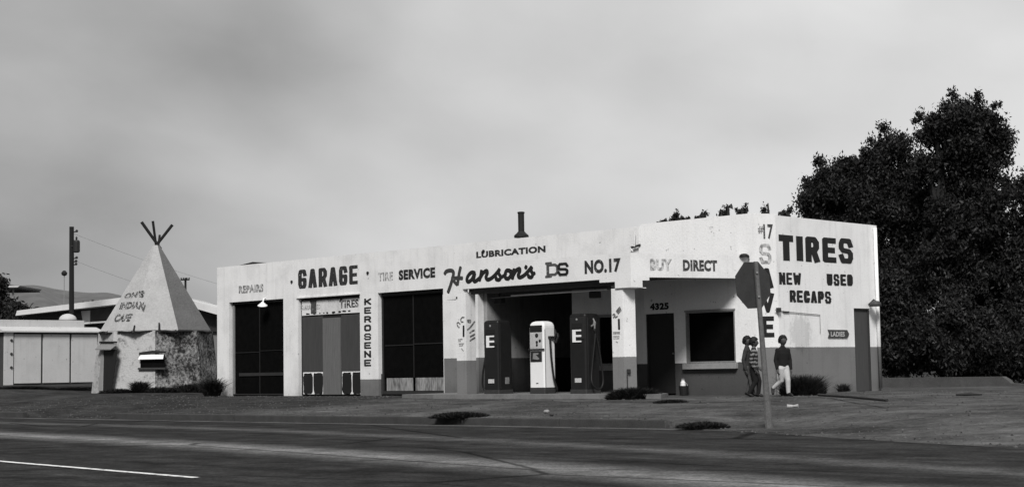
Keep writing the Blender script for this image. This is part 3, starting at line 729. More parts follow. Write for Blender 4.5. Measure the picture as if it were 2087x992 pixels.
# ---- lettering on the building
FP, FN = (0, 0, 0), (0, -1, 0); CP = (0, -3.0, 0); SP, SN = (0, 0, 0), (1, 0, 0); BP = tuple(b0)
SIGN = wornpaint('sign_black', .022, .5, .16); FADE = wornpaint('sign_faded', .20, .6, .52, 10); GRY = wornpaint('sign_grey', .10, .5, .35)
text_px('REPAIRS', 487, 598, 537, 578, FP, FN, wornpaint('sign_faded_dark', .14, .6, .48, 12), ST, .05, label='faded REPAIRS lettering')
word_px('GARAGE', 608, 589, 729, 549, FP, FN, wornpaint('sign_garage', .03, .5, .12), ST, .205, .22, -10, -10)
text_px('TIRE', 771, 573, 801, 553, FP, FN, FADE, ST, .04, label='nearly worn away word TIRE')
text_px('SERVICE', 813, 571, 887, 544, FP, FN, SIGN, ST, .06)
text_px('LUBRICATION', 971, 526, 1112, 500, FP, FN, SIGN, ST, .052)
ky = [(604, 626), (628, 648), (651, 669), (672, 690), (694, 710), (711, 727), (728, 744), (742, 748)]
zt, zb = hit(749, 603, 1, 0)[2], hit(749, 746, 1, 0)[2]
kx0, kx1 = hit(742, 680, 1, 0)[0], hit(757, 680, 1, 0)[0]
for i, ch in enumerate('KEROSENE'):
    hgt = (zt-zb)/8; z1 = zt-hgt*i-.02; z0 = z1-hgt+.055
    y0_ = 621.5+(746-621.5)*i/7; block_px(ch, 742.5, y0_, 756.5, y0_-14.2, FP, FN, wornpaint('sign_ker', .02, .5, .1), ST, .27)
text_px('NO.17', 1192, 559, 1265, 525, CP, FN, wornpaint('sign_no', .03, .5, .14), ST, .055)
text_px('BUY', 1325, 551, 1369, 528, BP, cn, FADE, ST, .055, label='faded word BUY')
text_px('DIRECT', 1392, 552, 1461, 530, BP, cn, wornpaint('sign_direct', .05, .5, .2), ST, .055)
def px(z, o, s): return [(o[0]+x/s, o[1]+y/s) for x, y in z]
Zo, Zs = (890, 490), 5.2175
hans = [  # traced brush strokes of the script name
    ([(85, 355), (105, 328), (150, 318), (178, 335), (175, 380), (150, 470), (122, 550)], .052),
    ([(255, 283), (240, 350), (222, 470)], .05),
    ([(160, 405), (220, 398), (275, 400)], .05), ([(175, 420), (200, 450), (218, 470)], .045),
    ([(408, 345), (370, 340), (335, 375), (322, 420), (340, 438), (375, 412), (405, 350), (395, 420), (415, 432), (455, 400)], .052),
    ([(478, 320), (470, 370), (455, 425)], .055), ([(462, 400), (495, 345), (530, 322), (540, 345), (525, 390), (545, 415), (590, 395), (640, 345), (668, 305)], .052),
    ([(668, 305), (660, 345), (680, 385), (668, 415), (635, 412), (632, 385)], .05), ([(680, 395), (720, 370), (740, 350)], .045),
    ([(780, 320), (745, 320), (728, 360), (735, 398), (765, 402), (790, 365), (785, 325), (810, 340)], .052),
    ([(825, 305), (818, 350), (805, 405)], .055), ([(812, 375), (845, 320), (880, 300), (885, 325), (868, 370), (885, 392), (930, 370), (970, 330), (1010, 282)], .052),
    ([(955, 272), (945, 295)], .05),
    ([(1012, 285), (1005, 320), (1022, 355), (1010, 388), (980, 385), (975, 365)], .05), ([(1020, 362), (1045, 345)], .045)]
strokes_px([(px(p_, Zo, Zs), w_) for p_, w_ in hans[4:]], .05, CP, FN, BLK, ST, label="script lettering anson's")
strokes_px([(px(p_, Zo, Zs), w_) for p_, w_ in hans[:4]], .05, CP, FN, wornpaint('sign_h', .045, .3, .12), ST, label='large script letter H')
# slab letters D and S, overlapped
dsD = wornpaint('sign_d', .07, .35, .2, 18)
block_px('D', 1114, 563, 1139, 536, CP, FN, dsD, ST, .21, .003)
strokes_px([[(1112, 537), (1124, 536)]], .03, CP, FN, dsD, ST, smooth=False, lift=.003)
strokes_px([[(1112, 564), (1124, 563)]], .03, CP, FN, dsD, ST, smooth=False, lift=.003)
block_px('S', 1137, 562, 1159, 534, CP, FN, BLK, ST, .235, .012)
# corner column of letters
ccn = np.array([.49, -.27, 0]); ccn /= np.linalg.norm(ccn); ccp = (-.27, O, 0)
text_px('#', 1545, 476, 1555, 461, ccp, ccn, GRY, ST, .03); text_px('17', 1556, 487, 1575, 457, ccp, ccn, wornpaint('sign_17', .05, .5, .2), ST, .03)
block_px('S', 1548, 537, 1571, 497, ccp, ccn, FADE, ST, .2, label='faded letter S')
block_px('A', 1550, 587, 1575, 546, ccp, ccn, BLK, ST, .2)
block_px('V', 1552, 637, 1577, 597, ccp, ccn, BLK, ST, .2); block_px('E', 1553, 687, 1577, 644, ccp, ccn, BLK, ST, .25)
# side wall
for ch, x0, x1, yb_, yt in (('T', 1588, 1616, 530, 480), ('I', 1622, 1637, 531, 482), ('R', 1642, 1668.5, 533, 483.5), ('E', 1676.5, 1703, 534, 485.5), ('S', 1710, 1737, 535.5, 487)):
    block_px(ch, x0, yb_, x1, yt, SP, SN, BLK, ST, .255)
word_px('NEW', 1588, 579, 1632, 555, SP, SN, BLK, ST, .21, .24, 1, 1.5)
word_px('USED', 1685, 581, 1737.5, 558, SP, SN, BLK, ST, .25, .25, 1, 1.5)
word_px('RECAPS', 1609.5, 615, 1693, 591, SP, SN, BLK, ST, .24, .22, 3, 3)
# arrow board
a = hit(1687, 688, 0, 0); b = hit(1729, 672, 0, 0); ym = (a[2]+b[2])/2; e = .09
mb = MB(); mb.poly3([(.002, a[1], a[2]), (.002, b[1]-e, a[2]), (.002, b[1], ym), (.002, b[1]-e, b[2]), (.002, a[1], b[2]), (.002, a[1]+.06, ym)], (.022, 0, 0)); ab = mb.build('arrow_sign', M('arrow_grey', .05, .7, .3, 10), ST)
ab['label'] = 'small dark arrow board reading LADIES'
text_px('LADIES', 1693, 685.5, 1721, 675.5, (.024, 0, 0), SN, wornpaint('arrow_letters', .45, .1, .1), ab, .04)
# stain on side wall left as a pale scrubbed patch
# bay 2 board writing
BPn = (0, .09, 0)
text_px('GUARANTEED', 613, 632, 653, 619, BPn, FN, wornpaint('sign_guar', .22, .6, .45, 16), sb_, .03, label='flaking grey lettering')
text_px('TIRES', 692, 628, 731, 609, BPn, FN, wornpaint('sign_board_tires', .04, .6, .35, 14), sb_, .04, label='flaking word TIRES')
text_px('1', 634, 639, 645, 610, BPn, FN, wornpaint('sign_one', .06, .6, .15), sb_, .08, lift=.008)
rr = random.Random(3)
for x, y, ww, hh in ((627, 639.5, 9, 2), (641, 638.5, 7, 2.4), (652, 638, 3, 1.6), (660, 637.5, 3, 1.6), (667, 637, 4, 2.2), (680, 636.5, 8, 2.6), (692, 635, 6, 2.4), (702, 634, 9, 2.2), (712, 633, 6, 2), (669, 607, 5, 4.5), (695, 609.5, 5, 4), (634, 613, 6, 5)):
    pts = []
    for k in range(11):
        th = 2*math.pi*k/11; r_ = .7+.5*rr.random(); q = hit(x+math.cos(th)*ww/2*r_, y-math.sin(th)*hh*r_/1.2, 1, .088); pts.append(tuple(q))
    mb = MB(); mb.poly3(pts, (0, -.003, 0)); mb.build('torn_patch', BLK, sb_)
# painted marks on pier and column
SM = wornpaint('sign_smudge', .22, .6, .4, 20)
def pz(l_, o, s): return [(o[0]+x/s, o[1]+y/s) for x, y in l_]
po, ps = (915, 630), 9.914
strokes_px([pz(p_, po, ps) for p_ in ([(240, 200), (270, 165), (310, 160)], [(240, 200), (250, 250), (290, 255)], [(160, 290), (190, 265), (230, 300)], [(165, 310), (195, 360), (215, 360)])], .018, CP, FN, GRY, pier)
strokes_px([pz(p_, po, ps) for p_ in ([(297, 335), (297, 545)],)], .032, CP, FN, BLK, pier, smooth=False)
strokes_px([pz(p_, po, ps) for p_ in ([(190, 610), (230, 605), (275, 600)], [(195, 645), (240, 640)], [(205, 700), (250, 695), (300, 690)], [(215, 735), (285, 725)], [(255, 790), (295, 840)])], .014, CP, FN, SM, pier)
po2 = (-6.90, -3, 0)
strokes_px([pz(p_, po, ps) for p_ in ([(370, 225), (430, 220), (425, 260), (375, 250)], [(370, 415), (440, 350), (520, 245)], [(415, 480), (450, 450), (510, 420)], [(425, 555), (470, 530), (520, 500)], [(420, 635), (465, 605), (525, 570)])], .022, po2, (1, 0, 0), GRY, pier)
po, ps = (1235, 610), 9.92
cp2 = (0, -2.96, 0)
strokes_px([pz(p_, po, ps) for p_ in ([(210, 240), (285, 150)], [(225, 265), (300, 180)], [(245, 290), (310, 215)], [(140, 320), (165, 295), (185, 330), (150, 370)], [(190, 370), (235, 340)])], .017, cp2, FN, GRY, colm)
strokes_px([pz(p_, po, ps) for p_ in ([(262, 400), (268, 600)],)], .030, cp2, FN, BLK, colm, smooth=False)
strokes_px([pz(p_, po, ps) for p_ in ([(150, 665), (280, 660)], [(150, 695), (280, 690)], [(150, 750), (270, 745)], [(155, 790), (265, 785)], [(205, 855), (240, 865)])], .014, cp2, FN, SM, colm, smooth=False)

# ------------------------------------------------------------------ petrol pumps
def roundrect(hx, hy, r, seg=5):
    pts = []
    for cx, cy, a0 in ((hx-r, hy-r, 0), (-hx+r, hy-r, 90), (-hx+r, -hy+r, 180), (hx-r, -hy+r, 270)):
        for i in range(seg+1): th = rad(a0+90*i/seg); pts.append((cx+r*math.cos(th), cy+r*math.sin(th)))
    return pts
def loft(mb, secs):
    rings = [[mb.bm.verts.new((x, y, z)) for x, y in pts] for pts, z in secs]
    n = len(rings[0])
    for i in range(len(rings)-1):
        for k in range(n): mb.bm.faces.new((rings[i][k], rings[i][(k+1) % n], rings[i+1][(k+1) % n], rings[i+1][k]))
    mb.bm.faces.new(rings[0][::-1]); mb.bm.faces.new(rings[-1])
def hose(p, pts, parent, r=.024):
    Q = []; P = [np.array(q, float) for q in pts]; E = [2*P[0]-P[1]]+P+[2*P[-1]-P[-2]]
    for i in range(1, len(E)-2):
        for t in np.linspace(0, 1, 7)[:-1]:
            a, b, c, d = E[i-1], E[i], E[i+1], E[i+2]; Q.append(.5*((2*b)+(c-a)*t+(2*a-5*b+4*c-d)*t*t+(3*b-a-3*c+d)*t**3))
    Q.append(P[-1]); mb = MB(); mb.tube([tuple(q) for q in Q], r, 8); return mb.build('hose', RUB, parent, False, smooth=True)
def pump_dark(loc, label, hgt, side, loop):
    o = empty('petrol_pump', loc, label, 'petrol pump', 'petrol pumps on the canopy island')
    hx, hy = .25, .25
    mb = MB(); loft(mb, [(roundrect(hx+.01, hy+.01, .03), 0), (roundrect(hx+.01, hy+.01, .03), .10)]); mb.build('plinth', DGR, o, False)
    mb = MB(); loft(mb, [(roundrect(hx, hy, .05), .10), (roundrect(hx, hy, .05), hgt-.06), (roundrect(hx-.015, hy-.015, .05), hgt-.02), (roundrect(hx-.05, hy-.05, .04), hgt)]); mb.build('body', PUMPD, o, False)
    mb = MB(); mb.box(-hx+.03, hx-.03, -hy-.012, -hy+.01, hgt-.60, hgt-.08, .012); fr = mb.build('dial_panel', M('pump_panel', .022, .4, .2, 9), o, False)
    mb = MB(); mb.box(-.16, .16, -hy-.02, -hy-.011, hgt-.34, hgt-.22, .004); mb.build('glass', BLK, fr, False)
    mb = MB(); pts = [(x*.18+.0, -hy-.013, hgt-.50+z*.29) for x, z in ((-.75, -.5), (.75, -.5), (.75, -.38), (-.2, -.38), (-.2, -.08), (.75, -.08), (.75, .08), (-.2, .08), (-.2, .38), (.75, .38), (.75, .5), (-.75, .5))]
    mb.poly3([(p[0], p[1], p[2]-.02) for p in pts], (0, -.012, 0)); mb.build('price_plate', WHITE, fr, False)
    mb = MB(); mb.lathe([(.012, 0), (.03, 0.004), (.03, .02), (.012, .03)], (0, 0, 0), 12)
    kn = mb.build('crest', STEEL, o, False); kn.rotation_euler = (rad(90), 0, 0); kn.location = (0, -hy, hgt-.14)
    mb = MB(); mb.box(-.10, .10, -hy-.008, -hy+.002, .26, .36, .003); mb.build('licence_plate', M('pale_plate', .5, .6, .5, 30), o, False)
    if side < 0: mb = MB(); mb.box(hx-.002, hx+.008, -.02, .12, .24, .40, .003); mb.build('sticker', M('sticker_grey', .2, .6, .6, 40), o, False)
    mb = MB(); mb.box(hx-.001, hx+.012, -.19, -.16, .12, hgt-.1, .004); mb.build('trim', M('pump_panel', .022), o, False)
    # nozzle and hose
    sx = hx if side > 0 else -hx
    mb = MB(); s_ = side
    mb.tube([(sx+s_*.0, -.02, hgt-.30), (sx+s_*.07, -.02, hgt-.27), (sx+s_*.09, -.02, hgt-.20)], .03, 8)
    mb.tube([(sx+s_*.09, -.02, hgt-.36), (sx+s_*.10, -.02, hgt-.22), (sx+s_*.05, -.02, hgt-.12)], [.018, .026, .015], 8); mb.build('nozzle', STEEL if side > 0 else CHAR, o, False)
    hose(None, loop(sx, hgt), o)
    return o
g_r = R0; 
def loop_right(sx, h): return [(sx+.02, .06, h-.24), (sx+.07, .02, h-.5), (sx+.05, -.10, .55), (sx+.10, -.16, .25), (sx+.14, -.03, .10), (sx+.14, .14, .16), (sx+.12, .20, .42), (sx+.08, .10, h-.7), (sx+.07, -.02, h-.36)]
def loop_left(sx, h): return [(sx-.02, .0, h-.26), (sx-.10, -.02, h-.36), (sx-.12, -.05, h-.8), (sx-.20, -.08, .55), (sx-.25, -.05, .2), (sx-.16, -.02, .08), (sx-.04, .02, .18)]
def pump_loc(x0, x1):
    yy_ = -2.55; a = hit(x0, 750, 1, yy_-.25)[0]; b = hit(x1, 750, 1, yy_-.25)[0]; return ((a+b)/2, yy_, FLZ)
pl = pump_loc(987, 1015); pump_dark(pl, 'dark boxy petrol pump with a white price plate, nearest the left canopy pier', 1.80, -1, loop_left)
pr = pump_loc(1164, 1192); pump_dark(pr, 'dark boxy petrol pump with its hose hanging in a loop beside the canopy column', 1.86, 1, loop_right)
pc = pump_loc(1078, 1105)
o = empty('petrol_pump', pc, 'white round-topped petrol pump between the two dark pumps', 'petrol pump', 'petrol pumps on the canopy island')
HW = 1.73; hx, hy = .245, .20
mb = MB(); loft(mb, [(roundrect(hx+.005, hy+.005, .03), 0), (roundrect(hx+.005, hy+.005, .03), .15)]); mb.build('plinth', DGR, o, False)
mb = MB(); secs = [(roundrect(hx, hy, .045), .15), (roundrect(hx, hy, .05), HW-.16)]
for a in (20, 40, 60, 78): secs.append((roundrect(hx-.09*(1-math.cos(rad(a))), hy-.05*(1-math.cos(rad(a))), .05), HW-.16+.145*math.sin(rad(a))))
secs.append((roundrect(hx-.12, hy-.08, .05), HW)); loft(mb, secs); mb.build('body', WHITE, o, False, smooth=False)
mb = MB(); mb.box(-.205, .19, -hy-.012, -hy+.004, HW-.26, HW-.10, .012); mb.build('dial', BLK, o, False)
mb = MB(); mb.box(-.21, .19, -hy-.006, -hy+.004, HW-.64, HW-.27, .008); pn = mb.build('panel', M('pump_pale_panel', .45, .4, .2, 10), o, False)
for x, z, r_ in ((.02, HW-.34, .05), (.02, HW-.50, .035), (.12, HW-.47, .035), (.02, HW-.57, .03)):
    mb = MB(); mb.lathe([(r_, 0), (r_, .01), (r_*.6, .02)], (0, 0, 0), 14); kn = mb.build('knob', CHAR, pn, False); kn.rotation_euler = (rad(90), 0, 0); kn.location = (x, -hy-.005, z)
mb = MB(); mb.box(-hx-.01, hx+.01, -hy-.035, -hy, HW-.69, HW-.655, .004); mb.build('shelf', CHAR, o, False)
mb = MB(); mb.box(-.2, .17, -hy-.01, -hy+.002, HW-.97, HW-.72, .01); bd = mb.build('badge', CHAR, o, False)
mb = MB(); mb.poly3([(-.10, -hy-.012, HW-.76), (.08, -hy-.012, HW-.76), (.06, -hy-.012, HW-.80), (-.02, -hy-.012, HW-.80), (.10, -hy-.012, HW-.90), (.04, -hy-.012, HW-.92), (-.12, -hy-.012, HW-.90)], (0, -.004, 0)); mb.build('emblem', STEEL, bd, False)
mb = MB(); mb.box(-.03, .04, -hy-.006, -hy+.002, .24, .26); mb.build('nameplate', CHAR, o, False)
mb = MB(); mb.box(hx-.002, hx+.006, -.175, -.155, .16, HW-.2); mb.build('seam', M('seam_grey', .3, .5, .2, 9), o, False)
mb = MB(); mb.box(hx, hx+.05, -.06, .10, HW-.42, HW-.36, .01); mb.tube([(hx+.05, .10, HW-.45), (hx+.10, .12, HW-.3), (hx+.06, .12, HW-.2)], [.025, .03, .02], 8); mb.tube([(hx+.07, .14, HW-.52), (hx+.13, .16, HW-.38), (hx+.10, .17, HW-.3)], .03, 8); mb.build('nozzle', CHAR, o, False)
hose(None, [(hx+.03, -.02, HW-.38), (hx+.04, -.01, HW-.7), (hx+.05, .0, .8), (hx+.07, .05, .35), (hx+.10, .12, .12), (hx+.04, .16, .05)], o, .026)

# ------------------------------------------------------------------ teepee
TD = 57.; tc0 = at_depth(318, 800, TD); tz = gz(tc0[0], tc0[1])
tbase = np.array([tc0[0], tc0[1], 0.])
kpx = TD/FPX; rzc = math.atan2(R0[1], R0[0])
TE = empty('teepee', (tbase[0], tbase[1], .08), 'plaster teepee hut with a patched skirt, painted writing and pole tips at its peak', 'teepee', None, rzc)
pb = TE.location
def tz_px(y, x=318): return float(at_depth(x, y, TD)[2])-.08
def ang(t, r, z): return (r*math.sin(rad(t)), -r*math.cos(rad(t)), z)
zb, zs, za = -.12, tz_px(678), tz_px(500)
r0_, r1_, ru = 128*kpx, 115*kpx, 114*kpx
LO = [12+45*i for i in range(8)]; UPA = [34+45*i for i in range(8)]
mott = wallmat('teepee_mottled', .33, streak=.1, blot=.5)
def mottle():
    mt, n, l, b = newmat('teepee_patchy_plaster'); f = mk(n, l); geo = f('ShaderNodeNewGeometry'); pos = geo.outputs['Position']
    # bare cement shows through the whitewash on the facets right of the window
    a = f('ShaderNodeTexNoise', {'Vector': pos, 'Scale': 2.0, 'Detail': 9., 'Roughness': .72}); c = f('ShaderNodeTexNoise', {'Vector': pos, 'Scale': 11., 'Detail': 6., 'Roughness': .7})
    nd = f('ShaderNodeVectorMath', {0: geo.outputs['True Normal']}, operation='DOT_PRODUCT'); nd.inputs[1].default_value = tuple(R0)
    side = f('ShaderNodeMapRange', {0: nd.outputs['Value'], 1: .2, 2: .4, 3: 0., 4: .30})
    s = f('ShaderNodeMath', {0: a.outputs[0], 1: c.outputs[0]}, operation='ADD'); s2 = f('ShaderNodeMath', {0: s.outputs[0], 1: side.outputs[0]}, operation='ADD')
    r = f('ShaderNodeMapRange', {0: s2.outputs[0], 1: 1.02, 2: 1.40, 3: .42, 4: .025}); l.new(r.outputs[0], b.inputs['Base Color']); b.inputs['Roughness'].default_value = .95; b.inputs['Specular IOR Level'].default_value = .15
    bp = f('ShaderNodeBump', {'Height': s.outputs[0], 'Strength': .6, 'Distance': .06}); l.new(bp.outputs[0], b.inputs['Normal']); return mt
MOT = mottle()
def gore_plaster():
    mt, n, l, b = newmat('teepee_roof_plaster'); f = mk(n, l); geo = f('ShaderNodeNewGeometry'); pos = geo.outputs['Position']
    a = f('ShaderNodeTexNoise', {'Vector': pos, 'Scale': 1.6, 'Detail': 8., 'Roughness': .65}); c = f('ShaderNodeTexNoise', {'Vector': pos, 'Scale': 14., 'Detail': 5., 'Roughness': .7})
    # right-hand gores take a darker plaster tone, picked by face normal
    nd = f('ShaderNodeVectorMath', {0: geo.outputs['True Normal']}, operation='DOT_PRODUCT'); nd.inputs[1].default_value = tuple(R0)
    gore_tone = f('ShaderNodeMapRange', {0: nd.outputs['Value'], 1: .45, 2: .5, 3: .37, 4: .135})
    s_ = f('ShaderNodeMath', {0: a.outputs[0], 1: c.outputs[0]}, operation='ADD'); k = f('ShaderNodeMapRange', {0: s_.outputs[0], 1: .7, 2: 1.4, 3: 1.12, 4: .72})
    m_ = f('ShaderNodeMath', {0: gore_tone.outputs[0], 1: k.outputs[0]}, operation='MULTIPLY'); l.new(m_.outputs[0], b.inputs['Base Color']); b.inputs['Roughness'].default_value = .95; b.inputs['Specular IOR Level'].default_value = .15
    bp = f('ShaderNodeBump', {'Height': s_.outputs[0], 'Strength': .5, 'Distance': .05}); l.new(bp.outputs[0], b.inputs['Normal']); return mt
MOTU = gore_plaster()
mb = MB()
A = [mb.bm.verts.new(ang(t, r0_, zb)) for t in LO]; B = [mb.bm.verts.new(ang(t, r1_*.985, zs+.03)) for t in LO]
for i in range(8): mb.bm.faces.new((A[i], A[(i+1) % 8], B[(i+1) % 8], B[i]))
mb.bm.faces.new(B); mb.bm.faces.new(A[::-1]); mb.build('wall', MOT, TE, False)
mb = MB()
A = [mb.bm.verts.new(ang(t, ru*1.03, zs-.02)) for t in UPA]; A1 = [mb.bm.verts.new(ang(t, ru*1.03, zs+.06)) for t in UPA]; B = [mb.bm.verts.new(ang(t, .13, za)) for t in UPA]
for i in range(8):
    mb.bm.faces.new((A[i], A[(i+1) % 8], A1[(i+1) % 8], A1[i])); mb.bm.faces.new((A1[i], A1[(i+1) % 8], B[(i+1) % 8], B[i]))
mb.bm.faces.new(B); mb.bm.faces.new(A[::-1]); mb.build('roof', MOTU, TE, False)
rt = random.Random(5); mb = MB()
for i in range(8):
    p0, p1 = Vector(ang(UPA[i], ru*1.04, zs)), Vector(ang(UPA[(i+1) % 8], ru*1.04, zs))
    pts = [p0.lerp(p1, k/7)+Vector((0, 0, rt.uniform(-.025, .02))) for k in range(8)]
    mb.tube(pts, [rt.uniform(.018, .045) for _ in pts], 6)
mb.build('fringe', BLK, TE, False)
for t, ln in ((-46, .12), (-28, .10), (-9, .22), (16, .3), (32, .1)):
    rr_ = ru*1.04*math.cos(rad(22.5))/max(.9, math.cos(rad(((t-34) % 45)-22.5)))
    mb = MB(); mb.tube([ang(t, rr_+.02, zs-.06), ang(t, rr_-.10, zs+ln)], [.05, .03], 6); mb.build('peg', BLK, TE, False)
for bx, by, tx, ty, r_ in ((327, 503, 290, 453, .055), (318, 500, 313, 451, .045), (312, 503, 349, 457, .055), (322, 498, 323, 478, .04)):
    p0 = at_depth(bx, by+4, TD)-np.array([pb.x, pb.y, .08]); p1 = at_depth(tx, ty, TD)-np.array([pb.x, pb.y, .08])
    loc = lambda p, k: (float(p@R0), k, float(p[2]))
    mb = MB(); mb.tube([loc(p0, .05), loc(p1, -.12 if tx < 320 else .2)], [r_, r_*1.05], 8); mb.build('pole_tip', POLEM, TE, False)
# facet frames (local)
def facet(angs, i, r_, zl, rt_, zh):
    a, b = Vector(ang(angs[i], r_, zl)), Vector(ang(angs[(i+1) % 8], r_, zl)); c, d = Vector(ang(angs[(i+1) % 8], rt_, zh)), Vector(ang(angs[i], rt_, zh))
    n = (b-a).cross(d-a).normalized(); mid = (a+b)/2
    if n.dot(Vector((mid.x, mid.y, 0))) < 0: n = -n
    return a, b, c, d, n
tm = pmat(TE)
def to_local(pw): return tm.inverted() @ Vector(pw)
def px_on(x, y, fct):
    a, b, c, d, n = fct; wp = tm @ a; wn3 = (tm.to_3x3() @ n); return to_local(hitp(x, y, tuple(wp), tuple(wn3)))
fF = facet(LO, 7, r0_, zb, r1_*.985, zs+.03)      # front facet -33..12
fD = facet(LO, 6, r0_, zb, r1_*.985, zs+.03)      # door facet -78..-33
n = fF[4]
def slab(fct, quad, t0, t1, name, mat, parent=None):
    pts = [px_on(x, y, fct)+fct[4]*t0 for x, y in quad]; mb = MB(); mb.poly3(pts, tuple(fct[4]*(t1-t0))); return mb.build(name, mat, parent or TE, False)
wi = slab(fF, [(286.5, 751), (336, 750), (336, 722), (287, 723)], .003, .02, 'window', GLASS)
mk_l = lambda name, mb_, mat, par: mb_.build(name, mat, par, False)
pts = [px_on(x, y, fF)+fF[4]*t for (x, y), t in (((287, 723), .02), ((334, 722), .02), ((336, 731), .16), ((285, 732), .16))]
mb = MB(); mb.poly3(pts, (0, 0, -.02)); mb.build('awning', WHITE, wi, False)
slab(fF, [(284, 722), (310, 719), (338, 719), (338, 715.5), (312, 714), (285, 718)], .01, .05, 'hood_moulding', BLK)
slab(fF, [(283, 753), (339, 752.5), (339, 749), (283, 749.5)], .02, .10, 'sill', DGR, wi)
do = slab(fD, [(211, 796), (228, 796), (240, 712), (213, 712)], .004, .02, 'door', BLK)
pts = [px_on(x, y, fD)+fD[4]*t for (x, y), t in (((208, 700), .02), ((240, 700), .02), ((236, 712), .20), ((205, 712), .20))]
mb = MB(); mb.poly3(pts, (0, 0, -.03)); mb.build('awning', STEEL, do, False)
slab(fD, [(205, 699), (240, 699), (240, 695.5), (206, 695.5)], .02, .06, 'hood_moulding', BLK)
slab(fD, [(203, 796), (210.5, 796), (213, 715), (209, 715)], .004, .05, 'door_jamb', M('grey_sill', .26), do)
# writing on the left upper facet
fU = facet(UPA, 6, ru*1.03, zs+.06, .13, za)
tn = wornpaint('teepee_letters', .03, .5, .38, 16)
def tee_text(s, q):
    Q = [np.array(tm @ px_on(x, y, fU)) for x, y in q]; nw = np.array(tm.to_3x3() @ fU[4])
    lettering(s, Q, nw, tn, TE, .05, lift=.012)
tee_text("ON'S", [(252, 609), (291, 605), (295, 591), (257, 598)])
tee_text('INDIAN', [(243, 630), (291, 628), (295, 614), (248, 616)])
tee_text('CAFE', [(231, 656), (264, 655), (272, 639), (238, 640)])

# ------------------------------------------------------------------ left background
def frame(p): return Matrix.Translation(Vector(p)) @ Matrix.Rotation(rzc, 4, 'Z')
# ribbed white shed: front faces +X
SHD = 66.
q = at_depth(8, 786, SHD); gl = gz(q[0], q[1])
shx = q[0]; y0s = q[1]; kk = SHD/FPX
e1 = hit(200, 783, 0, shx); y1s = e1[1]
zt_ = hit(100, 677, 0, shx)[2]; zf = hit(100, 651, 0, shx)[2]; zb_ = hit(100, 784, 0, shx)[2]-.03
SH = empty('shed', (shx-1.5, (y0s+y1s)/2, zb_), 'low white panelled shed with three wide bays to the left of the teepee', 'shed')
SHM = wallmat('shed_white', .50, streak=.12, blot=.12); bayw = (y1s-y0s)
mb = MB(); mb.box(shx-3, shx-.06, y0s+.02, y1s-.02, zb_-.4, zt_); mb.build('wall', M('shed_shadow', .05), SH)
ed = [hit(x, 720, 0, shx)[1] for x in (27, 86, 144, 200)]
for i in range(3):
    mb = MB(); mb.box(shx-.06, shx, ed[i]+.05, ed[i+1]-.05, zb_+.12, zt_-.08, .01); mb.build('panel', SHM, SH)
mb = MB(); mb.box(shx-.06, shx+.03, y0s, ed[0]-.01, zb_, zt_); mb.build('corner_post', SHM, SH)
mb = MB(); ov = .55
mb.poly3([(shx+.15, y0s-.15, zt_+.0), (shx+.15, y0s-.15, zt_+.06), (shx-.5, y0s-.15, zt_+.25), (shx-3.2, y0s-.15, zt_+.25), (shx-3.2, y0s-.15, zt_)], (0, y1s-y0s+.35, 0)); mb.build('roof', SHM, SH)
mb = MB(); mb.box(shx-.62, shx-.5, y0s+.0, y1s-.4, zt_+.15, zf); mb.build('parapet', SHM, SH)
for z in (.35, .6, .85):
    mb = MB(); zz = zb_+(zt_-zb_)*z; mb.tube([(shx+.03, (y0s+ed[0])/2+.1, zz), (shx+.06, (y0s+ed[0])/2+.1, zz)], .06, 8); mb.build('hinge', DGR, SH)
# dark doorway block at frame's left edge
q = at_depth(-14, 786, 70); 
HB_ = empty('outbuilding', (q[0], q[1], .35), 'dark outbuilding with a pale band beside the shed, cut by the left edge', 'outbuilding', None, rzc)
def lbx(mb, x0p, x1p, y0p, y1p, dep, thick, org):
    """box from photo extents at a depth, in the local frame of org (axes along R0, F0)"""
    a = at_depth(x0p, y1p, dep); b = at_depth(x1p, y0p, dep); o_ = np.array(org)
    la, lb = (a-o_)@R0, (b-o_)@R0; da = (a-o_)@F0
    mb.box(la, lb, da, da+thick, a[2]-o_[2], b[2]-o_[2]); return mb
mb = MB(); lbx(mb, -70, 8, 676, 790, 70, 3, HB_.location); mb.build('wall', INTD, HB_, False)
mb = MB(); lbx(mb, -70, 8.5, 716, 750, 69.9, .08, HB_.location); mb.build('band', SHM, HB_, False)
mb = MB(); lbx(mb, -74, 9, 660, 676, 69.7, 3.4, HB_.location); mb.build('roof', SHM, HB_, False)
# domed white tank
q = at_depth(138, 690, 72)
tk = empty('storage_tank', (q[0], q[1], .4), 'pale round-topped tank showing above the shed roof', 'tank')
rk = 17.5*72/FPX; zt2 = at_depth(138, 639, 72)[2]-.4
mb = MB(); mb.lathe([(rk, -.3), (rk, zt2-.27)]+[(rk*math.cos(rad(a)), zt2-.27+.27*math.sin(rad(a))) for a in (15, 35, 55, 75)]+[(.02, zt2)], (0, 0, 0), 24); mb.build('shell', SHM, tk, False, smooth=True)
mb = MB(); mb.lathe([(rk*1.02, zt2-.30), (rk*1.02, zt2-.27)], (0, 0, 0), 24); mb.build('rim', STEEL, tk, False)
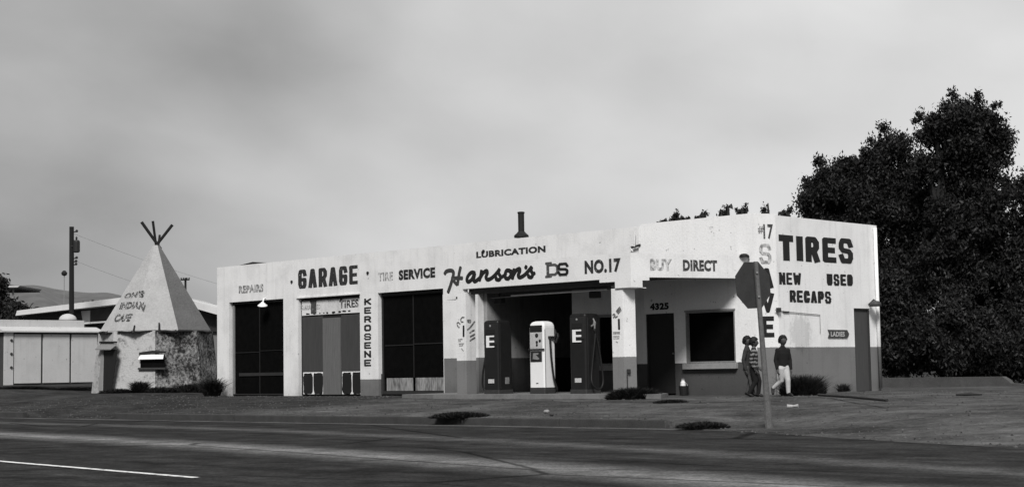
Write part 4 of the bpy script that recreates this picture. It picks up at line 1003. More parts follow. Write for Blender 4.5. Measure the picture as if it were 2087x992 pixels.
# gabled motel wing
MD = 88.; org = at_depth(300, 770, MD); org[2] = .35
MO = empty('motel_wing', tuple(org), 'long low building with a broad pale gable behind the teepee', 'building', None, rzc)
def lp_(x, y, dep=MD): p = at_depth(x, y, dep)-org; return (float(p@R0), float(p@F0), float(p[2]))
rfm = wallmat('fascia_pale', .58, streak=.1, blot=.1)
mb = MB(); pts = [lp_(43, 644), lp_(46, 634), lp_(340, 597), lp_(470, 634), lp_(470, 648), lp_(340, 611)]
mb.poly3([(p[0], p[1]-1.0, p[2]) for p in pts], (0, 12, 0)); mb.build('roof', rfm, MO, False)
mb = MB(); pts = [lp_(48, 645), lp_(48, 790), lp_(466, 790), lp_(466, 648), lp_(340, 611.5)]
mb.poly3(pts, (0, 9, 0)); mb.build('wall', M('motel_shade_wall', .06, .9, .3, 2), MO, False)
mb = MB(); pts = [lp_(178, 660), lp_(184, 660), lp_(184, 634), lp_(178, 635)]
mb.poly3([lp_(170, 656), lp_(184, 655), lp_(184, 632), lp_(166, 634)], (0, -.1, 0)); mb.build('panel', rfm, MO, False)
mb = MB(); mb.poly3([lp_(174, 661), lp_(260, 655), lp_(260, 652), lp_(178, 657)], (0, -.6, 0)); mb.build('beam', rfm, MO, False)
mb = MB(); mb.poly3([lp_(424, 668), lp_(470, 668), lp_(470, 676), lp_(424, 676)], (0, -.3, 0)); mb.build('beam', BLK, MO, False)
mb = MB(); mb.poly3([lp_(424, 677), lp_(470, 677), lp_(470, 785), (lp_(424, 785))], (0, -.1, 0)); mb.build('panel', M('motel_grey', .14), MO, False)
# far canopy on post at the left edge
org = at_depth(22, 775, 105); org[2] = .4
CP_ = empty('shelter', tuple(org), 'flat roofed shelter on a thin post at the far left edge', 'shelter', None, rzc)
def lq_(x, y, dep): p = at_depth(x, y, dep)-org; return (float(p@R0), float(p@F0), float(p[2]))
mb = MB(); mb.poly3([lq_(-60, 587, 105), lq_(36, 585, 105), lq_(40, 582, 105), lq_(-60, 581, 105)], (0, 5, 0)); mb.build('roof', SHM, CP_, False)
mb = MB(); mb.poly3([lq_(-60, 590, 105), lq_(36, 588, 105), lq_(36, 585.6, 105), lq_(-60, 587.6, 105)], (0, 5, 0)); mb.build('beam', BLK, CP_, False)
mb = MB(); p = lq_(22, 588, 105); mb.tube([(p[0], .5, -.4), (p[0], .5, p[2])], .07, 8); mb.build('post', STEEL, CP_, False)
# utility poles
def upole(x, ytop, ybot, dep, label, r=.15, arms=(), tf=None, zbase=.3, group=None):
    a = at_depth(x, ytop, dep); o = empty('utility_pole', (at_depth(x, ybot, dep)[0], at_depth(x, ybot, dep)[1], zbase), label, 'utility pole', group, rzc)
    hgt = a[2]-zbase; lean = (a-np.array(o.location))@R0
    mb = MB(); mb.tube([(0, 0, -.4), (lean, 0, hgt)], [r*1.15, r*.92], 10); mb.build('pole', POLEM, o, False)
    for dx0, dx1, yy_ in arms:
        z = at_depth(x, yy_, dep)[2]-zbase; k_ = dep/FPX
        mb = MB(); lx = lean*z/hgt; mb.box(lx+dx0*k_, lx+dx1*k_, -.22, -.1, z-.07, z+.07, .01); ar = mb.build('crossarm', POLEM, o, False)
        for t in (.05, .3, .7, .95):
            mb = MB(); mb.lathe([(.05, .071), (.07, .14), (.03, .22)], (lx+(dx0+(dx1-dx0)*t)*k_, -.16, z), 8); mb.build('insulator', CHAR, ar, False)
    if tf:
        z = at_depth(x, tf[1], dep)[2]-zbase; k_ = dep/FPX; z2 = at_depth(x, tf[2], dep)[2]-zbase; lx = lean*z/hgt
        cxp = lx+tf[0]*k_
        mb = MB(); mb.lathe([(.12, z2), (tf[3]*k_, z2+.05), (tf[3]*k_, z-.08), (tf[3]*k_*.8, z), (.05, z+.02)], (cxp, -.1, 0), 16); t_ = mb.build('transformer', M('transformer_dark', .02, .6, .3, 8), o, False)
        mb = MB(); mb.box(min(lx, cxp), max(lx, cxp), -.15, -.05, z-.35, z-.28); mb.build('bracket', CHAR, t_, False)
        mb = MB(); mb.lathe([(.04, z+.021), (.06, z+.12), (.03, z+.2)], (cxp, -.1, 0), 8); mb.build('insulator', CHAR, t_, False)
    return o, (a, dep)
U1, _ = upole(146, 462, 760, 84, 'tall dark utility pole carrying a transformer, left of the teepee', .13, (), (11, 490, 515, 7))
k_ = 84/FPX
for yy_, ln in ((473, 10), (527, 10), (534, 9), (540, 9)):
    z = at_depth(146, yy_, 84)[2]-.3; mb = MB(); mb.tube([(0, 0, z), (ln*k_, -.1, z+.02)], .03, 6); mb.lathe([(.05, z-.02), (.08, z+.05), (.04, z+.12)], (ln*k_, -.1, 0), 8); mb.build('insulator', CHAR, U1, False)
upole(189, 611, 745, 170, 'distant utility pole top with a wide crossarm, above the low gable roof', .14, ((-21, 21, 617),))
upole(378, 566, 745, 150, 'distant utility pole top with a short crossarm, to the right of the teepee', .11, ((-9, 9, 570),))
a = at_depth(131, 557, 130); o = empty('street_lamp', (a[0], a[1], .3), 'thin far street lamp to the left of the tall utility pole', 'street lamp', None, rzc)
mb = MB(); mb.tube([(0, 0, -.3), (0, 0, a[2]-.45)], .035, 6); mb.build('pole', STEEL, o, False)
mb = MB(); mb.lathe([(.08, a[2]-.5), (.22, a[2]-.42), (.25, a[2]-.25), (.12, a[2]-.08), (.04, a[2]-.05)], (0, 0, 0), 12); mb.build('lamp_head', BLK, o, False)
# wires sagging from the tall pole
wires = []
for i, (ya, xb, yb2) in enumerate(((476, 700, 640), (530, 560, 640))):
    p0 = at_depth(150, ya, 84); p1 = at_depth(xb, yb2, 98); P = []
    for t in np.linspace(0, 1, 22):
        p = p0*(1-t)+p1*t; p[2] -= 1.2*4*t*(1-t)*.35; P.append(tuple(p))
    mb = MB(); mb.tube(P, .005, 5); tag(mb.build('power_cable', CHAR), ('upper' if i == 0 else 'lower')+' thin cable sagging from the tall pole towards the teepee', 'cable', 'cables from the tall pole')
# hill
hm = M('hill_haze_grey', .11, .95, .25, .02, fine=.08)
V = []; Fh = []; prof = [(-500, 560), (-250, 568), (-60, 574), (20, 579), (60, 582), (110, 592), (150, 598), (190, 600), (250, 606), (340, 616), (450, 640), (700, 690), (1100, 735), (1500, 760)]
HDp = 1500.
pxs = np.linspace(-500, 1500, 160); base_y = np.interp(pxs, [p[0] for p in prof], [p[1] for p in prof])
rows = 14
for i, x in enumerate(pxs):
    top = at_depth(x, base_y[i]+1.6*math.sin(x*.05)+1.2*mnoise.noise((x*.02, 1, 0))*3, HDp)
    for j in range(rows):
        t = j/(rows-1); hh = top[2]*(math.sin(t*math.pi/2)) if t < 1 else top[2]
        p = at_depth(x, 770, HDp-420*(1-t)); V.append((p[0], p[1], -3+(top[2]+3)*math.sin(t*math.pi/2)*(1+.06*mnoise.noise((x*.015, t*4, 2))*(1-t)*4)))
Fh = [(i*rows+j, (i+1)*rows+j, (i+1)*rows+j+1, i*rows+j+1) for i in range(159) for j in range(rows-1)]
tag(pymesh('hills', V, Fh, hm, smooth=True), kind='structure')

# ------------------------------------------------------------------ trees and shrubs
def tree(name, cat, label, dep, lobes, leaves, size, zb=0., group=None, trunk=.35, mat=None, seed=1, clump=.50, spread=1.0):
    """lobes: (x, y, half width, half height) of the crown's masses in the photo, at depth dep; each gets its own depth"""
    rng = np.random.default_rng(seed); k_ = dep/FPX
    xs_ = [l_[0] for l_ in lobes]; c0 = at_depth(sum(xs_)/len(xs_), 770, dep)
    o = empty(name, (c0[0], c0[1], zb), label, cat, group, rzc)
    C, R = [], []; tops = []
    for x, y, hw, hh in lobes:
        p = at_depth(x, y, dep)-np.array([c0[0], c0[1], zb]); cx, cz = float(p@R0), float(p[2]); w_, h_ = hw*k_, hh*k_; dd = min(w_, 2.2)
        tops.append((cx, cz, w_, h_)); nn_ = max(6, int(10*w_*h_/(clump*clump)*.5))
        for _ in range(nn_):
            d = rng.normal(size=3); d /= np.linalg.norm(d); rr_ = rng.random()**.35
            cr = clump*(.55+.75*rng.random())
            C.append((cx+d[0]*rr_*max(.1, w_-cr*.6), d[1]*rr_*dd, max(.25, cz+d[2]*rr_*max(.1, h_-cr*.6)))); R.append((cr, cr, cr*.8))
        for _ in range(int(nn_*.55)):
            d = rng.normal(size=3); d /= np.linalg.norm(d); rr_ = 1.0+.22*rng.random(); cr = clump*(.18+.32*rng.random())
            C.append((cx+d[0]*rr_*w_, d[1]*rr_*dd, max(.25, cz+d[2]*rr_*h_))); R.append((cr, cr, cr*1.2))
    V_ = foliage_quads(C, R, leaves, size, rng, .45, .5)
    V_[:, :, 2] = np.maximum(V_[:, :, 2], .02)
    quads_mesh('crown', V_, mat or LEAF, o, False)
    zt3 = max(t[1] for t in tops)
    mb = MB()
    mb.tube([(0, 0, -.3), (.05, .05, zt3*.3), (-.05, .1, zt3*.6)], [trunk, trunk*.8, trunk*.5], 9)
    for cx, cz, w_, h_ in tops:
        a = Vector((0, .03, zt3*.28)); b_ = Vector((cx*.9, .1, cz)); mid = a.lerp(b_, .5)+Vector((0, .1, -.15*h_))
        mb.tube([a, mid, b_, b_+Vector((.1, 0, h_*.6))], [trunk*.5, trunk*.34, trunk*.18, .02], 7)
        for q_ in range(4):
            e_ = b_+Vector((rng.uniform(-.8, .8)*w_, rng.uniform(-.6, .6), rng.uniform(-.2, .75)*h_)); mb.tube([mid.lerp(b_, .5), mid.lerp(e_, .7), e_], [trunk*.2, .06, .015], 6)
    mb.build('trunk', BARK, o, False)
    return o
GT = 'dark trees behind the station'
tree('tall_tree', 'tree', 'tallest dark tree with a rounded top, right of the station', 50, [(1955, 270, 78, 80), (2010, 300, 60, 95), (1905, 258, 38, 36), (1985, 420, 95, 120), (2030, 560, 75, 130), (1940, 560, 80, 130), (1890, 345, 16, 34), (1950, 430, 50, 80), (1990, 690, 95, 80)], 190000, .125, 0, GT, .40, seed=11)
tree('broad_tree', 'tree', 'dark tree of middle height between the tallest tree and the low spreading one', 52, [(1815, 335, 60, 66), (1850, 430, 60, 90), (1780, 430, 62, 80), (1830, 560, 75, 110), (1850, 690, 60, 80), (1880, 520, 45, 70)], 125000, .125, 0, GT, .34, seed=12)
tree('spreading_tree', 'tree', 'low spreading dark tree whose crown shows over the TIRES wall', 54, [(1690, 385, 56, 56), (1735, 360, 45, 45), (1664, 420, 30, 36), (1720, 460, 75, 60), (1760, 560, 60, 80)], 90000, .125, 0, GT, .3, seed=13)
tree('leafy_tree', 'tree', 'dark tree cut by the right edge of the view', 49, [(2110, 420, 45, 80), (2100, 540, 50, 110), (2115, 680, 60, 90)], 60000, .125, 0, GT, .3, seed=14)
tree('hedge_shrub', 'shrub', 'dark mass of shrubs behind the low wall under the trees', 47.5, [(1850, 700, 60, 75), (1930, 690, 60, 85), (2010, 700, 60, 75), (2080, 690, 50, 90), (1812, 640, 38, 110), (1815, 730, 40, 50), (2040, 740, 60, 45)], 110000, .125, 0, None, .2, seed=15)
# leafy tops over the parapet
GR = 'leafy tree tops over the parapet'
def roof_top(x0, x1, peaks, label, seed):
    tree('small_tree', 'tree', label, 47, peaks, 420*len(peaks), .10, 0, GR, .05, seed=seed, clump=.085, mat=LEAF)
roof_top(0, 0, [(1372, 449, 13, 9), (1379, 436, 5, 11), (1353, 454, 8, 5), (1390, 446, 5, 8), (1378, 520, 20, 40)], 'bushy leafy tree top over the bright parapet, leftmost of the tops', 21)
roof_top(0, 0, [(1402, 449, 6, 3), (1423, 446, 7, 4), (1436, 437, 4, 10), (1418, 520, 20, 40)], 'thin low sprigs over the bright parapet between two bushier tops', 22)
roof_top(0, 0, [(1474, 434, 11, 11), (1483, 423, 6, 9), (1508, 432, 13, 9), (1520, 422, 6, 11), (1495, 510, 28, 40)], 'widest leafy top over the bright parapet, left of the number 17', 23)
roof_top(0, 0, [(1558, 424, 5, 16), (1598, 433, 9, 8), (1610, 430, 8, 10), (1590, 510, 30, 40)], 'leafy tops over the corner of the station by the number 17', 24)
# left background greenery
tree('dark_tree', 'tree', 'dark tree at the left edge beside the far shelter', 96, [(-9, 580, 12, 20), (-12, 630, 24, 45), (14, 645, 22, 40)], 6000, .3, .3, None, .2, seed=31, clump=.7)
tree('round_bush', 'bush', 'dark round bush behind the shed and beside the far shelter', 92, [(32, 636, 18, 20), (26, 670, 24, 40)], 4000, .28, .3, None, .12, seed=32, clump=.6)
# fan of palm leaves
org = at_depth(52, 660, 94); org[2] = .4
pm = empty('palm', tuple(org), 'small palm with arching fronds behind the shed', 'palm', None, rzc); z0 = at_depth(52, 640, 94)[2]-.4; k_ = 94/FPX
mb = MB(); mb.tube([(0, 0, -.3), (0, 0, z0)], [.16, .12], 8); mb.build('trunk', BARK, pm, False)
for dx, dz, w_ in ((-12, 26, 5), (-4, 22, 4), (10, 14, 5), (20, 22, 6), (28, 14, 5), (-20, 12, 5), (14, 4, 5)):
    tip = Vector((dx*k_, random.uniform(-.4, .4), z0+dz*k_)); a = Vector((0, 0, z0-.1)); mid = a.lerp(tip, .6)+Vector((0, 0, .25)); mb = MB(); prev = None; nn_ = 9
    for i in range(nn_+1):
        t = i/nn_; p = a*(1-t)**2+mid*2*t*(1-t)+tip*t*t; wd = w_*k_*.5*math.sin(math.pi*min(1, .1+t*.92))+.01; s_ = Vector((.3, .2, 1)).normalized()*wd
        cur = (mb.bm.verts.new(p-s_), mb.bm.verts.new(p+Vector((0, .08*wd, 0))), mb.bm.verts.new(p+s_))
        if prev: mb.bm.faces.new((prev[0], prev[1], cur[1], cur[0])); mb.bm.faces.new((prev[1], prev[2], cur[2], cur[1]))
        prev = cur
    mb.build('frond', LEAF, pm, False)
# weeds and bushes
def weeds(name, cat, label, loc, rx, ry, hgt, n, seed, mat=None, blade=.05, group=None, dome=True, rz=rzc):
    rng = np.random.default_rng(seed); o_loc = (loc[0], loc[1], gz(loc[0], loc[1])-.01)
    n = n*4; blade = blade*.55
    a = rng.random(n)*2*np.pi; r = np.sqrt(rng.random(n)); bx = r*np.cos(a)*rx; by = r*np.sin(a)*ry
    hh = hgt*(.35+.75*rng.random(n))*(np.sqrt(np.maximum(.06, 1-r*r)) if dome else 1)
    lean = rng.normal(size=(n, 2))*hh[:, None]*.5+np.stack([bx, by], 1)*.10
    ww = blade*(.5+rng.random(n)); th = rng.random(n)*np.pi; wx, wy = np.cos(th)*ww, np.sin(th)*ww
    z = np.zeros(n)
    P0 = np.stack([bx-wx*.5, by-wy*.5, z], 1); P1 = np.stack([bx+wx*.5, by+wy*.5, z], 1)
    T1 = np.stack([bx+lean[:, 0]*.4+wx*.45, by+lean[:, 1]*.4+wy*.45, hh*.6], 1); T0 = np.stack([bx+lean[:, 0]*.4-wx*.45, by+lean[:, 1]*.4-wy*.45, hh*.6], 1)
    Q1 = np.stack([P0, P1, T1, T0], 1); E_ = np.stack([bx+lean[:, 0], by+lean[:, 1], hh], 1)
    Q2 = np.stack([T0, T1, E_+np.stack([wx*.12, wy*.12, z], 1), E_-np.stack([wx*.12, wy*.12, z], 1)], 1)
    ob = quads_mesh(name, np.concatenate([Q1, Q2]), mat or LEAF2); ob.location = o_loc; ob.rotation_euler = (0, 0, rz)
    return tag(ob, label, cat, group)
GW = 'weed patches on the lot'
def on_ground(x, y):
    d = ray(x, y); t = 12.
    while t < 90:
        p = CAM+d/(d@F0)*t
        if p[2] <= gz(p[0], p[1]): return (float(p[0]), float(p[1]))
        t += .05
    return (float(p[0]), float(p[1]))
weeds('weed_patch', 'weeds', 'dark mound of weeds at the foot of the canopy column', on_ground(1293, 812), .60, .30, .26, 2600, 41, LEAF, .026, GW)
weeds('weed_patch', 'weeds', 'low strip of weeds right of the mound by the canopy column', on_ground(1368, 820), .36, .2, .08, 700, 42, LEAF, .03, GW)
weeds('weed_patch', 'weeds', 'weed tuft by the kerb in front of the petrol pumps', on_ground(938, 850), .62, .35, .13, 1100, 43, LEAF, .03, GW)
weeds('weed_patch', 'weeds', 'weed tuft spilling over the end of the kerb near the stop sign', on_ground(1432, 870), .45, .35, .11, 900, 44, LEAF, .03, GW)
weeds('grass_bush', 'bush', 'large shaggy bush against the side wall behind the walking boy', (1.46, -.83), .46, .40, .46, 3200, 45, LEAF2, .020)
weeds('grass_bush', 'bush', 'small grassy tuft against the side wall left of the ladies door', (.28, 2.7), .13, .13, .24, 300, 46, LEAF2, .02)
weeds('grass_bush', 'bush', 'scruffy upright bush at the garage left pier next to the teepee', (-21.1, -.55), .22, .25, .60, 700, 47, LEAF, .045)
# overgrowth round the teepee
for i, (x, hw, hh_, sd) in enumerate(((285, 12, .42, 51), (330, 45, .22, 52), (395, 40, .34, 53), (436, 13, .42, 54), (240, 36, .18, 55), (130, 90, .12, 56), (40, 60, .10, 57))):
    dep = 57.-2.7 if x > 200 else 60; p = at_depth(x, 806, dep)
    lb = ['rounded dark bush under the teepee window', 'low weeds along the teepee wall right of the round bush', 'weeds in front of the mottled teepee wall', 'tall weeds between the teepee and the garage', 'weeds under the teepee door', 'low weeds in front of the panelled shed', 'low weeds at the left edge before the outbuilding'][i]
    weeds('weed_patch', 'weeds', lb, (p[0], p[1]), hw*dep/FPX, .5, hh_, 900 if hw < 60 else 1400, sd, LEAF, .045, 'weeds round the teepee')

# low wall at right
LW = MB(); pts = [(-4.0, 9.75), (1.15, 9.35)]
zt4 = hit(1900, 768, 1, 9.6)[2]
d = np.array([pts[1][0]-pts[0][0], pts[1][1]-pts[0][1], 0]); d /= np.linalg.norm(d); nrm = np.array([-d[1], d[0], 0])*.2; L0 = np.linalg.norm(np.array(pts[1])-np.array(pts[0]))
a0 = np.array([*pts[0], 0.])
LW.poly3([tuple(a0+np.array([0, 0, -.2])), tuple(a0+d*(L0+.7)+np.array([0, 0, -.2])), tuple(a0+d*(L0+.7)+np.array([0, 0, .05])), tuple(a0+d*(L0+.1)+np.array([0, 0, .09])), tuple(a0+d*L0+np.array([0, 0, zt4-.08])), tuple(a0+d*(L0-.15)+np.array([0, 0, zt4])), tuple(a0+np.array([0, 0, zt4-.01]))], tuple(nrm))
lw = LW.build('low_wall', M('low_wall_concrete', .07, .95, .4, 3, bump=.3)); tag(lw, 'low broken concrete wall in front of the dark trees', 'wall')
# ------------------------------------------------------------------ stop sign (seen from the back)
q = hit(1567, 857, 2, -.25); q[2] = gz(q[0], q[1])
SS = empty('stop_sign', tuple(q), 'leaning road sign on a post, its dark blank back turned to the viewer', 'road sign', None, rzc)
dep_s = float((q-CAM)@F0); top = at_depth(1540, 533, dep_s); lx = float((top-q)@R0); hz_ = float(top[2]-q[2])
PT = [(0, 0, -.2), (lx*.0, 0, 0), (lx, 0, hz_)]
dirp = Vector((lx, 0, hz_)).normalized(); ks = dep_s/FPX
mb = MB(); wdt = .085
def chan(t, wd): c = Vector((lx*t, 0, hz_*t)); return [c+Vector((sx*wd/2, sy, 0)) for sx, sy in ((-1, -.02), (-.55, -.045), (.55, -.045), (1, -.02), (1, -.01), (-1, -.01))]
rings = [[mb.bm.verts.new(p) for p in chan(t, wd)] for t, wd in ((-.08, .135), (.05, .13), (.25, .10), (.62, .085), (1.0, .075))]
for i in range(len(rings)-1):
    for k in range(6): mb.bm.faces.new((rings[i][k], rings[i][(k+1) % 6], rings[i+1][(k+1) % 6], rings[i+1][k]))
mb.bm.faces.new(rings[0][::-1]); mb.bm.faces.new(rings[-1]); mb.build('post', M('galvanised_post', .10, .6, .3, 10), SS, False)
Ro = 47.5*ks/math.cos(rad(22.5)); ctr = Vector((lx*.86, 0, hz_))-Vector((0, 0, 46*ks)); ctr.x = lx+.0*ks
ca = at_depth(1541, 580, dep_s)-q; ctr = Vector((float(ca@R0), .0, float(ca[2])))
yaw = rad(35)
ux = Vector((math.cos(yaw), math.sin(yaw), 0)); nz = Vector((-math.sin(yaw), math.cos(yaw), 0))
tilt = Matrix.Rotation(-rad(3.0), 3, Vector((0, 1, 0)))
pts = []
for i in range(8):
    a = rad(22.5+45*i); pts.append(ctr+tilt @ (ux*math.cos(a)*Ro+Vector((0, 0, 1))*math.sin(a)*Ro)+nz*.06+Vector((0, .05, 0)))
mb = MB(); mb.poly3(pts, tuple(nz*.006)); mb.build('plate', M('sign_back', .036, .5, .3, 6), SS, False)
for z in (-.2, .2):
    c = Vector((lx*(ctr.z+z)/hz_, -.05, ctr.z+z)); mb = MB(); mb.tube([c, c+Vector((0, -.02, 0))], .018, 8); mb.build('bolt', STEEL, SS, False)
# ------------------------------------------------------------------ boys
def person(label, px_, foot_y, z, face, hgt, pose, shirt, trousers, shoe, seed, stripes=None):
    p = hit(px_, foot_y, 2, z); s = hgt/1.40
    o = empty('person', tuple(p), label, 'person', 'boys walking past the station', rzc+face)
    S = lambda v: tuple(c*s for c in v)
    J = pose
    hip = (0, 0, J.get('hipz', .70)); ch = (J.get('lean', 0)*.5, 0, .98); nk = (J.get('lean', 0), 0, 1.15)
    hd = (nk[0]+J.get('hx', .01), J.get('hy', -.01), 1.22); ht_ = (hd[0], hd[1], 1.30)
    def lerp(a, b, t): return tuple(a[i]+(b[i]-a[i])*t for i in range(3))
    def C_(ch_, k=1.): return [(S(p_), tuple(r*s*k for r in (r_ if isinstance(r_, tuple) else (r_, r_)))) for p_, r_ in ch_]
    chains = [[(hip, (.105, .08)), (lerp(hip, ch, .5), (.10, .072)), (ch, (.125, .08)), (lerp(ch, nk, .75), (.09, .06)), (nk, .04), (hd, .05)]]
    for sd_ in (-1, 1):
        kn, an, toe = J['leg'][sd_]
        hp = (sd_*.055, 0, hip[2]-.06)
        chains.append([(hip, (.105, .08)), (hp, .08), (lerp(hp, kn, .5), .068), (kn, .05), (lerp(kn, an, .4), .048), (an, .03), (toe, .028)])
        el, wr, fg = J['arm'][sd_]
        sh = (nk[0]*.9+sd_*.128, 0, 1.06)
        chains.append([(lerp(ch, nk, .45), .06), (sh, .047), (lerp(sh, el, .5), .04), (el, .034), (wr, .025), (fg, .022)])
    skin('body', [C_(c) for c in chains], SKIN_, o)
    # fingers: short chains on each hand, thumb apart
    for sd_ in (-1, 1):
        el, wr, fg = J['arm'][sd_]; d_ = Vector(fg)-Vector(wr); d_.normalize(); sidev = d_.cross(Vector((sd_, 0, 0))).normalized()
        fch = []
        for i_, ln in enumerate((.052, .06, .056, .045)):
            b0_ = Vector(fg)+sidev*(.021*(i_-1.5)/1.5); m_ = b0_+d_*ln*.55+Vector((-sd_*.004, 0, 0)); e_ = m_+d_*ln*.4+Vector((-sd_*.016, 0, 0))
            fch.append([(tuple(Vector(fg)-d_*.01), .012), (tuple(b0_), .009), (tuple(m_), .0085), (tuple(e_), .007)])
        tb = Vector(wr).lerp(Vector(fg), .35); fch.append([(tuple(Vector(fg)-d_*.01), .012), (tuple(tb+sidev*.035), .011), (tuple(tb+sidev*.048+d_*.035), .009)])
        skin('hand', [C_(c) for c in fch], SKIN_, o, 1)
    # head
    bm = bmesh.new(); bmesh.ops.create_uvsphere(bm, u_segments=24, v_segments=18, radius=1)
    fa = J.get('turn', 0); Rm = Matrix.Rotation(fa, 3, 'Z')
    for v in bm.verts:
        x, y, z_ = v.co; taper = 1-.22*max(0, -z_)
        x2, y2, z2 = x*.079*taper, y*.094*(1-.1*max(0, -z_)), z_*.108
        if y < -.5: # face side: brow, eye hollows, nose, lips
            ex = math.exp(-((abs(x)-.38)/.16)**2-((z_-.08)/.14)**2); y2 += .009*ex
            y2 -= .017*math.exp(-(x/.14)**2-((z_+.12)/.22)**2); y2 -= .005*math.exp(-(x/.3)**2-((z_+.45)/.08)**2); y2 -= .006*math.exp(-(x/.3)**2-((z_+.85)/.2)**2)
        v.co = Rm @ Vector((x2, y2, z2))
    for sx_ in (-1, 1):
        eb = bmesh.new(); bmesh.ops.create_uvsphere(eb, u_segments=8, v_segments=6, radius=1)
        for v in eb.verts: v.co = Rm @ Vector((sx_*.074+v.co.x*.010, .008+v.co.y*.020, -.005+v.co.z*.03))
        me_ = bpy.data.meshes.new('t'); eb.to_mesh(me_); eb.free(); bm.from_mesh(me_); bpy.data.meshes.remove(me_)
    for v in bm.verts: v.co = (v.co+Vector((hd[0], hd[1], hd[2]+.055)))*s
    me = bpy.data.meshes.new('head'); bm.to_mesh(me); bm.free(); hob = link('head', me, SKIN_, o, False, True)
    for sx_ in (-1, 1):
        eb = MB(); c_ = Rm @ Vector((sx_*.028, -.074, .012)); eb.lathe([(.001, -.008), (.007, -.004), (.009, 0), (.007, .004), (.001, .008)], tuple((Vector(hd)+Vector((0, 0, .055))+c_)*s), 8); eb.build('eye', BLK, hob, False)
    eb = MB(); c_ = (Vector(hd)+Vector((0, 0, .055))+Rm @ Vector((0, -.084, -.050)))*s; eb.tube([c_+Rm @ Vector((-.02, .004, 0))*s, c_, c_+Rm @ Vector((.02, .004, 0))*s], .005*s, 6); eb.build('mouth', DGR, hob, False)
    # hair: thick cap
    bm = bmesh.new(); bmesh.ops.create_icosphere(bm, subdivisions=4, radius=1)
    dl = [v for v in bm.verts if (v.co.z < -.05 and v.co.y < .1) or (v.co.y < -.45 and v.co.z < .42) or v.co.z < -.55]
    bmesh.ops.delete(bm, geom=dl, context='VERTS')
    for v in bm.verts:
        n_ = 1+.07*mnoise.noise(v.co*5+Vector((seed, 0, 0)))+.05*mnoise.noise(v.co*13); x, y, z_ = v.co*n_; v.co = Rm @ Vector((x*.104, y*.116+.004, z_*.132+.004))
        v.co = (v.co+Vector((hd[0], hd[1], hd[2]+.062)))*s
    me = bpy.data.meshes.new('hair'); bm.to_mesh(me); bm.free(); ho = link('hair', me, HAIR, o, False, True)
    sm_ = ho.modifiers.new('t', 'SOLIDIFY'); sm_.thickness = .02
    # shirt
    cs = [[(lerp(hip, ch, -.05), (.122, .095)), (lerp(hip, ch, .5), (.122, .092)), (ch, (.142, .098)), (lerp(ch, nk, .55), (.135, .08)), (lerp(ch, nk, .8), (.085, .065)), (lerp(ch, nk, .98), .055)]]
    for sd_ in (-1, 1):
        el, wr, fg = J['arm'][sd_]; sh = (nk[0]*.9+sd_*.128, 0, 1.06); sl_ = J.get('sleeve', .9)
        cs.append([(lerp(ch, nk, .45), .068), (sh, .056), (lerp(sh, el, .5), .050), (el, .047), (lerp(el, wr, sl_), .038)])
    skin('shirt', [C_(c) for c in cs], shirt, o)
    cs = []
    for sd_ in (-1, 1):
        kn, an, toe = J['leg'][sd_]; hp = (sd_*.055, 0, hip[2]-.06)
        cs.append([((hip[0], hip[1], hip[2]+.02), (.118, .092)), (hip, (.118, .092)), (hp, .092), (lerp(hp, kn, .5), .078), (kn, .060), (lerp(kn, an, .5), .054), (lerp(kn, an, .93), .047)])
    skin('trousers', [C_(c) for c in cs], trousers, o)
    for sd_ in (-1, 1):
        kn, an, toe = J['leg'][sd_]; a_, t_ = Vector(an), Vector(toe); d_ = (t_-a_)
        skin('shoe', [C_([(tuple(a_-d_*.35+Vector((0, 0, -.005))), .034), (tuple(a_+d_*.1), .042), (tuple(a_+d_*.65), .040), (tuple(t_+d_*.15), .032)])], shoe, o)
    return o
dark_knit = M('dark_sweater', .008, .9, .3, 30); jeans = M('dark_trousers', .010, .9, .3, 25); palep = M('pale_trousers', .48, .9, .15, 12); greyp = M('grey_trousers', .06, .9, .3, 20); shoe_m = M('black_shoes', .008, .5, .2, 20)
def stripemat(name, lo, hi, sc):
    mt, n_, l, b = newmat(name); f = mk(n_, l); geo = f('ShaderNodeNewGeometry'); sep = f('ShaderNodeSeparateXYZ', {0: geo.outputs['Position']})
    nz_ = f('ShaderNodeTexNoise', {'Vector': geo.outputs['Position'], 'Scale': 16., 'Detail': 3.})
    a = f('ShaderNodeMath', {0: sep.outputs[2], 1: sc}, operation='MULTIPLY'); a = f('ShaderNodeMath', {0: nz_.outputs[0], 1: 5.0, 2: a.outputs[0]}, operation='MULTIPLY_ADD')
    sn = f('ShaderNodeMath', {0: a.outputs[0]}, operation='SINE'); r = f('ShaderNodeMapRange', {0: sn.outputs[0], 1: .1, 2: .6, 3: lo, 4: hi}); l.new(r.outputs[0], b.inputs['Base Color']); b.inputs['Roughness'].default_value = .9; return mt
# walker facing the camera, right leg (viewer's left) swung back with the heel up
poseA = {'leg': {1: ((.085, -.05, .37), (.10, -.02, .07), (.135, -.13, .035)), -1: ((-.03, .05, .37), (-.17, .24, .19), (-.20, .17, .09))},
         'arm': {1: ((.178, .02, .83), (.172, -.04, .60), (.17, -.06, .54)), -1: ((-.172, .02, .83), (-.158, -.05, .61), (-.155, -.08, .55))}, 'hipz': .70, 'turn': rad(14), 'sleeve': .85}
person('boy in a dark sweater and pale trousers striding along the side wall', 1598, 808, 0, rad(12), 1.30, poseA, dark_knit, palep, shoe_m, 3)
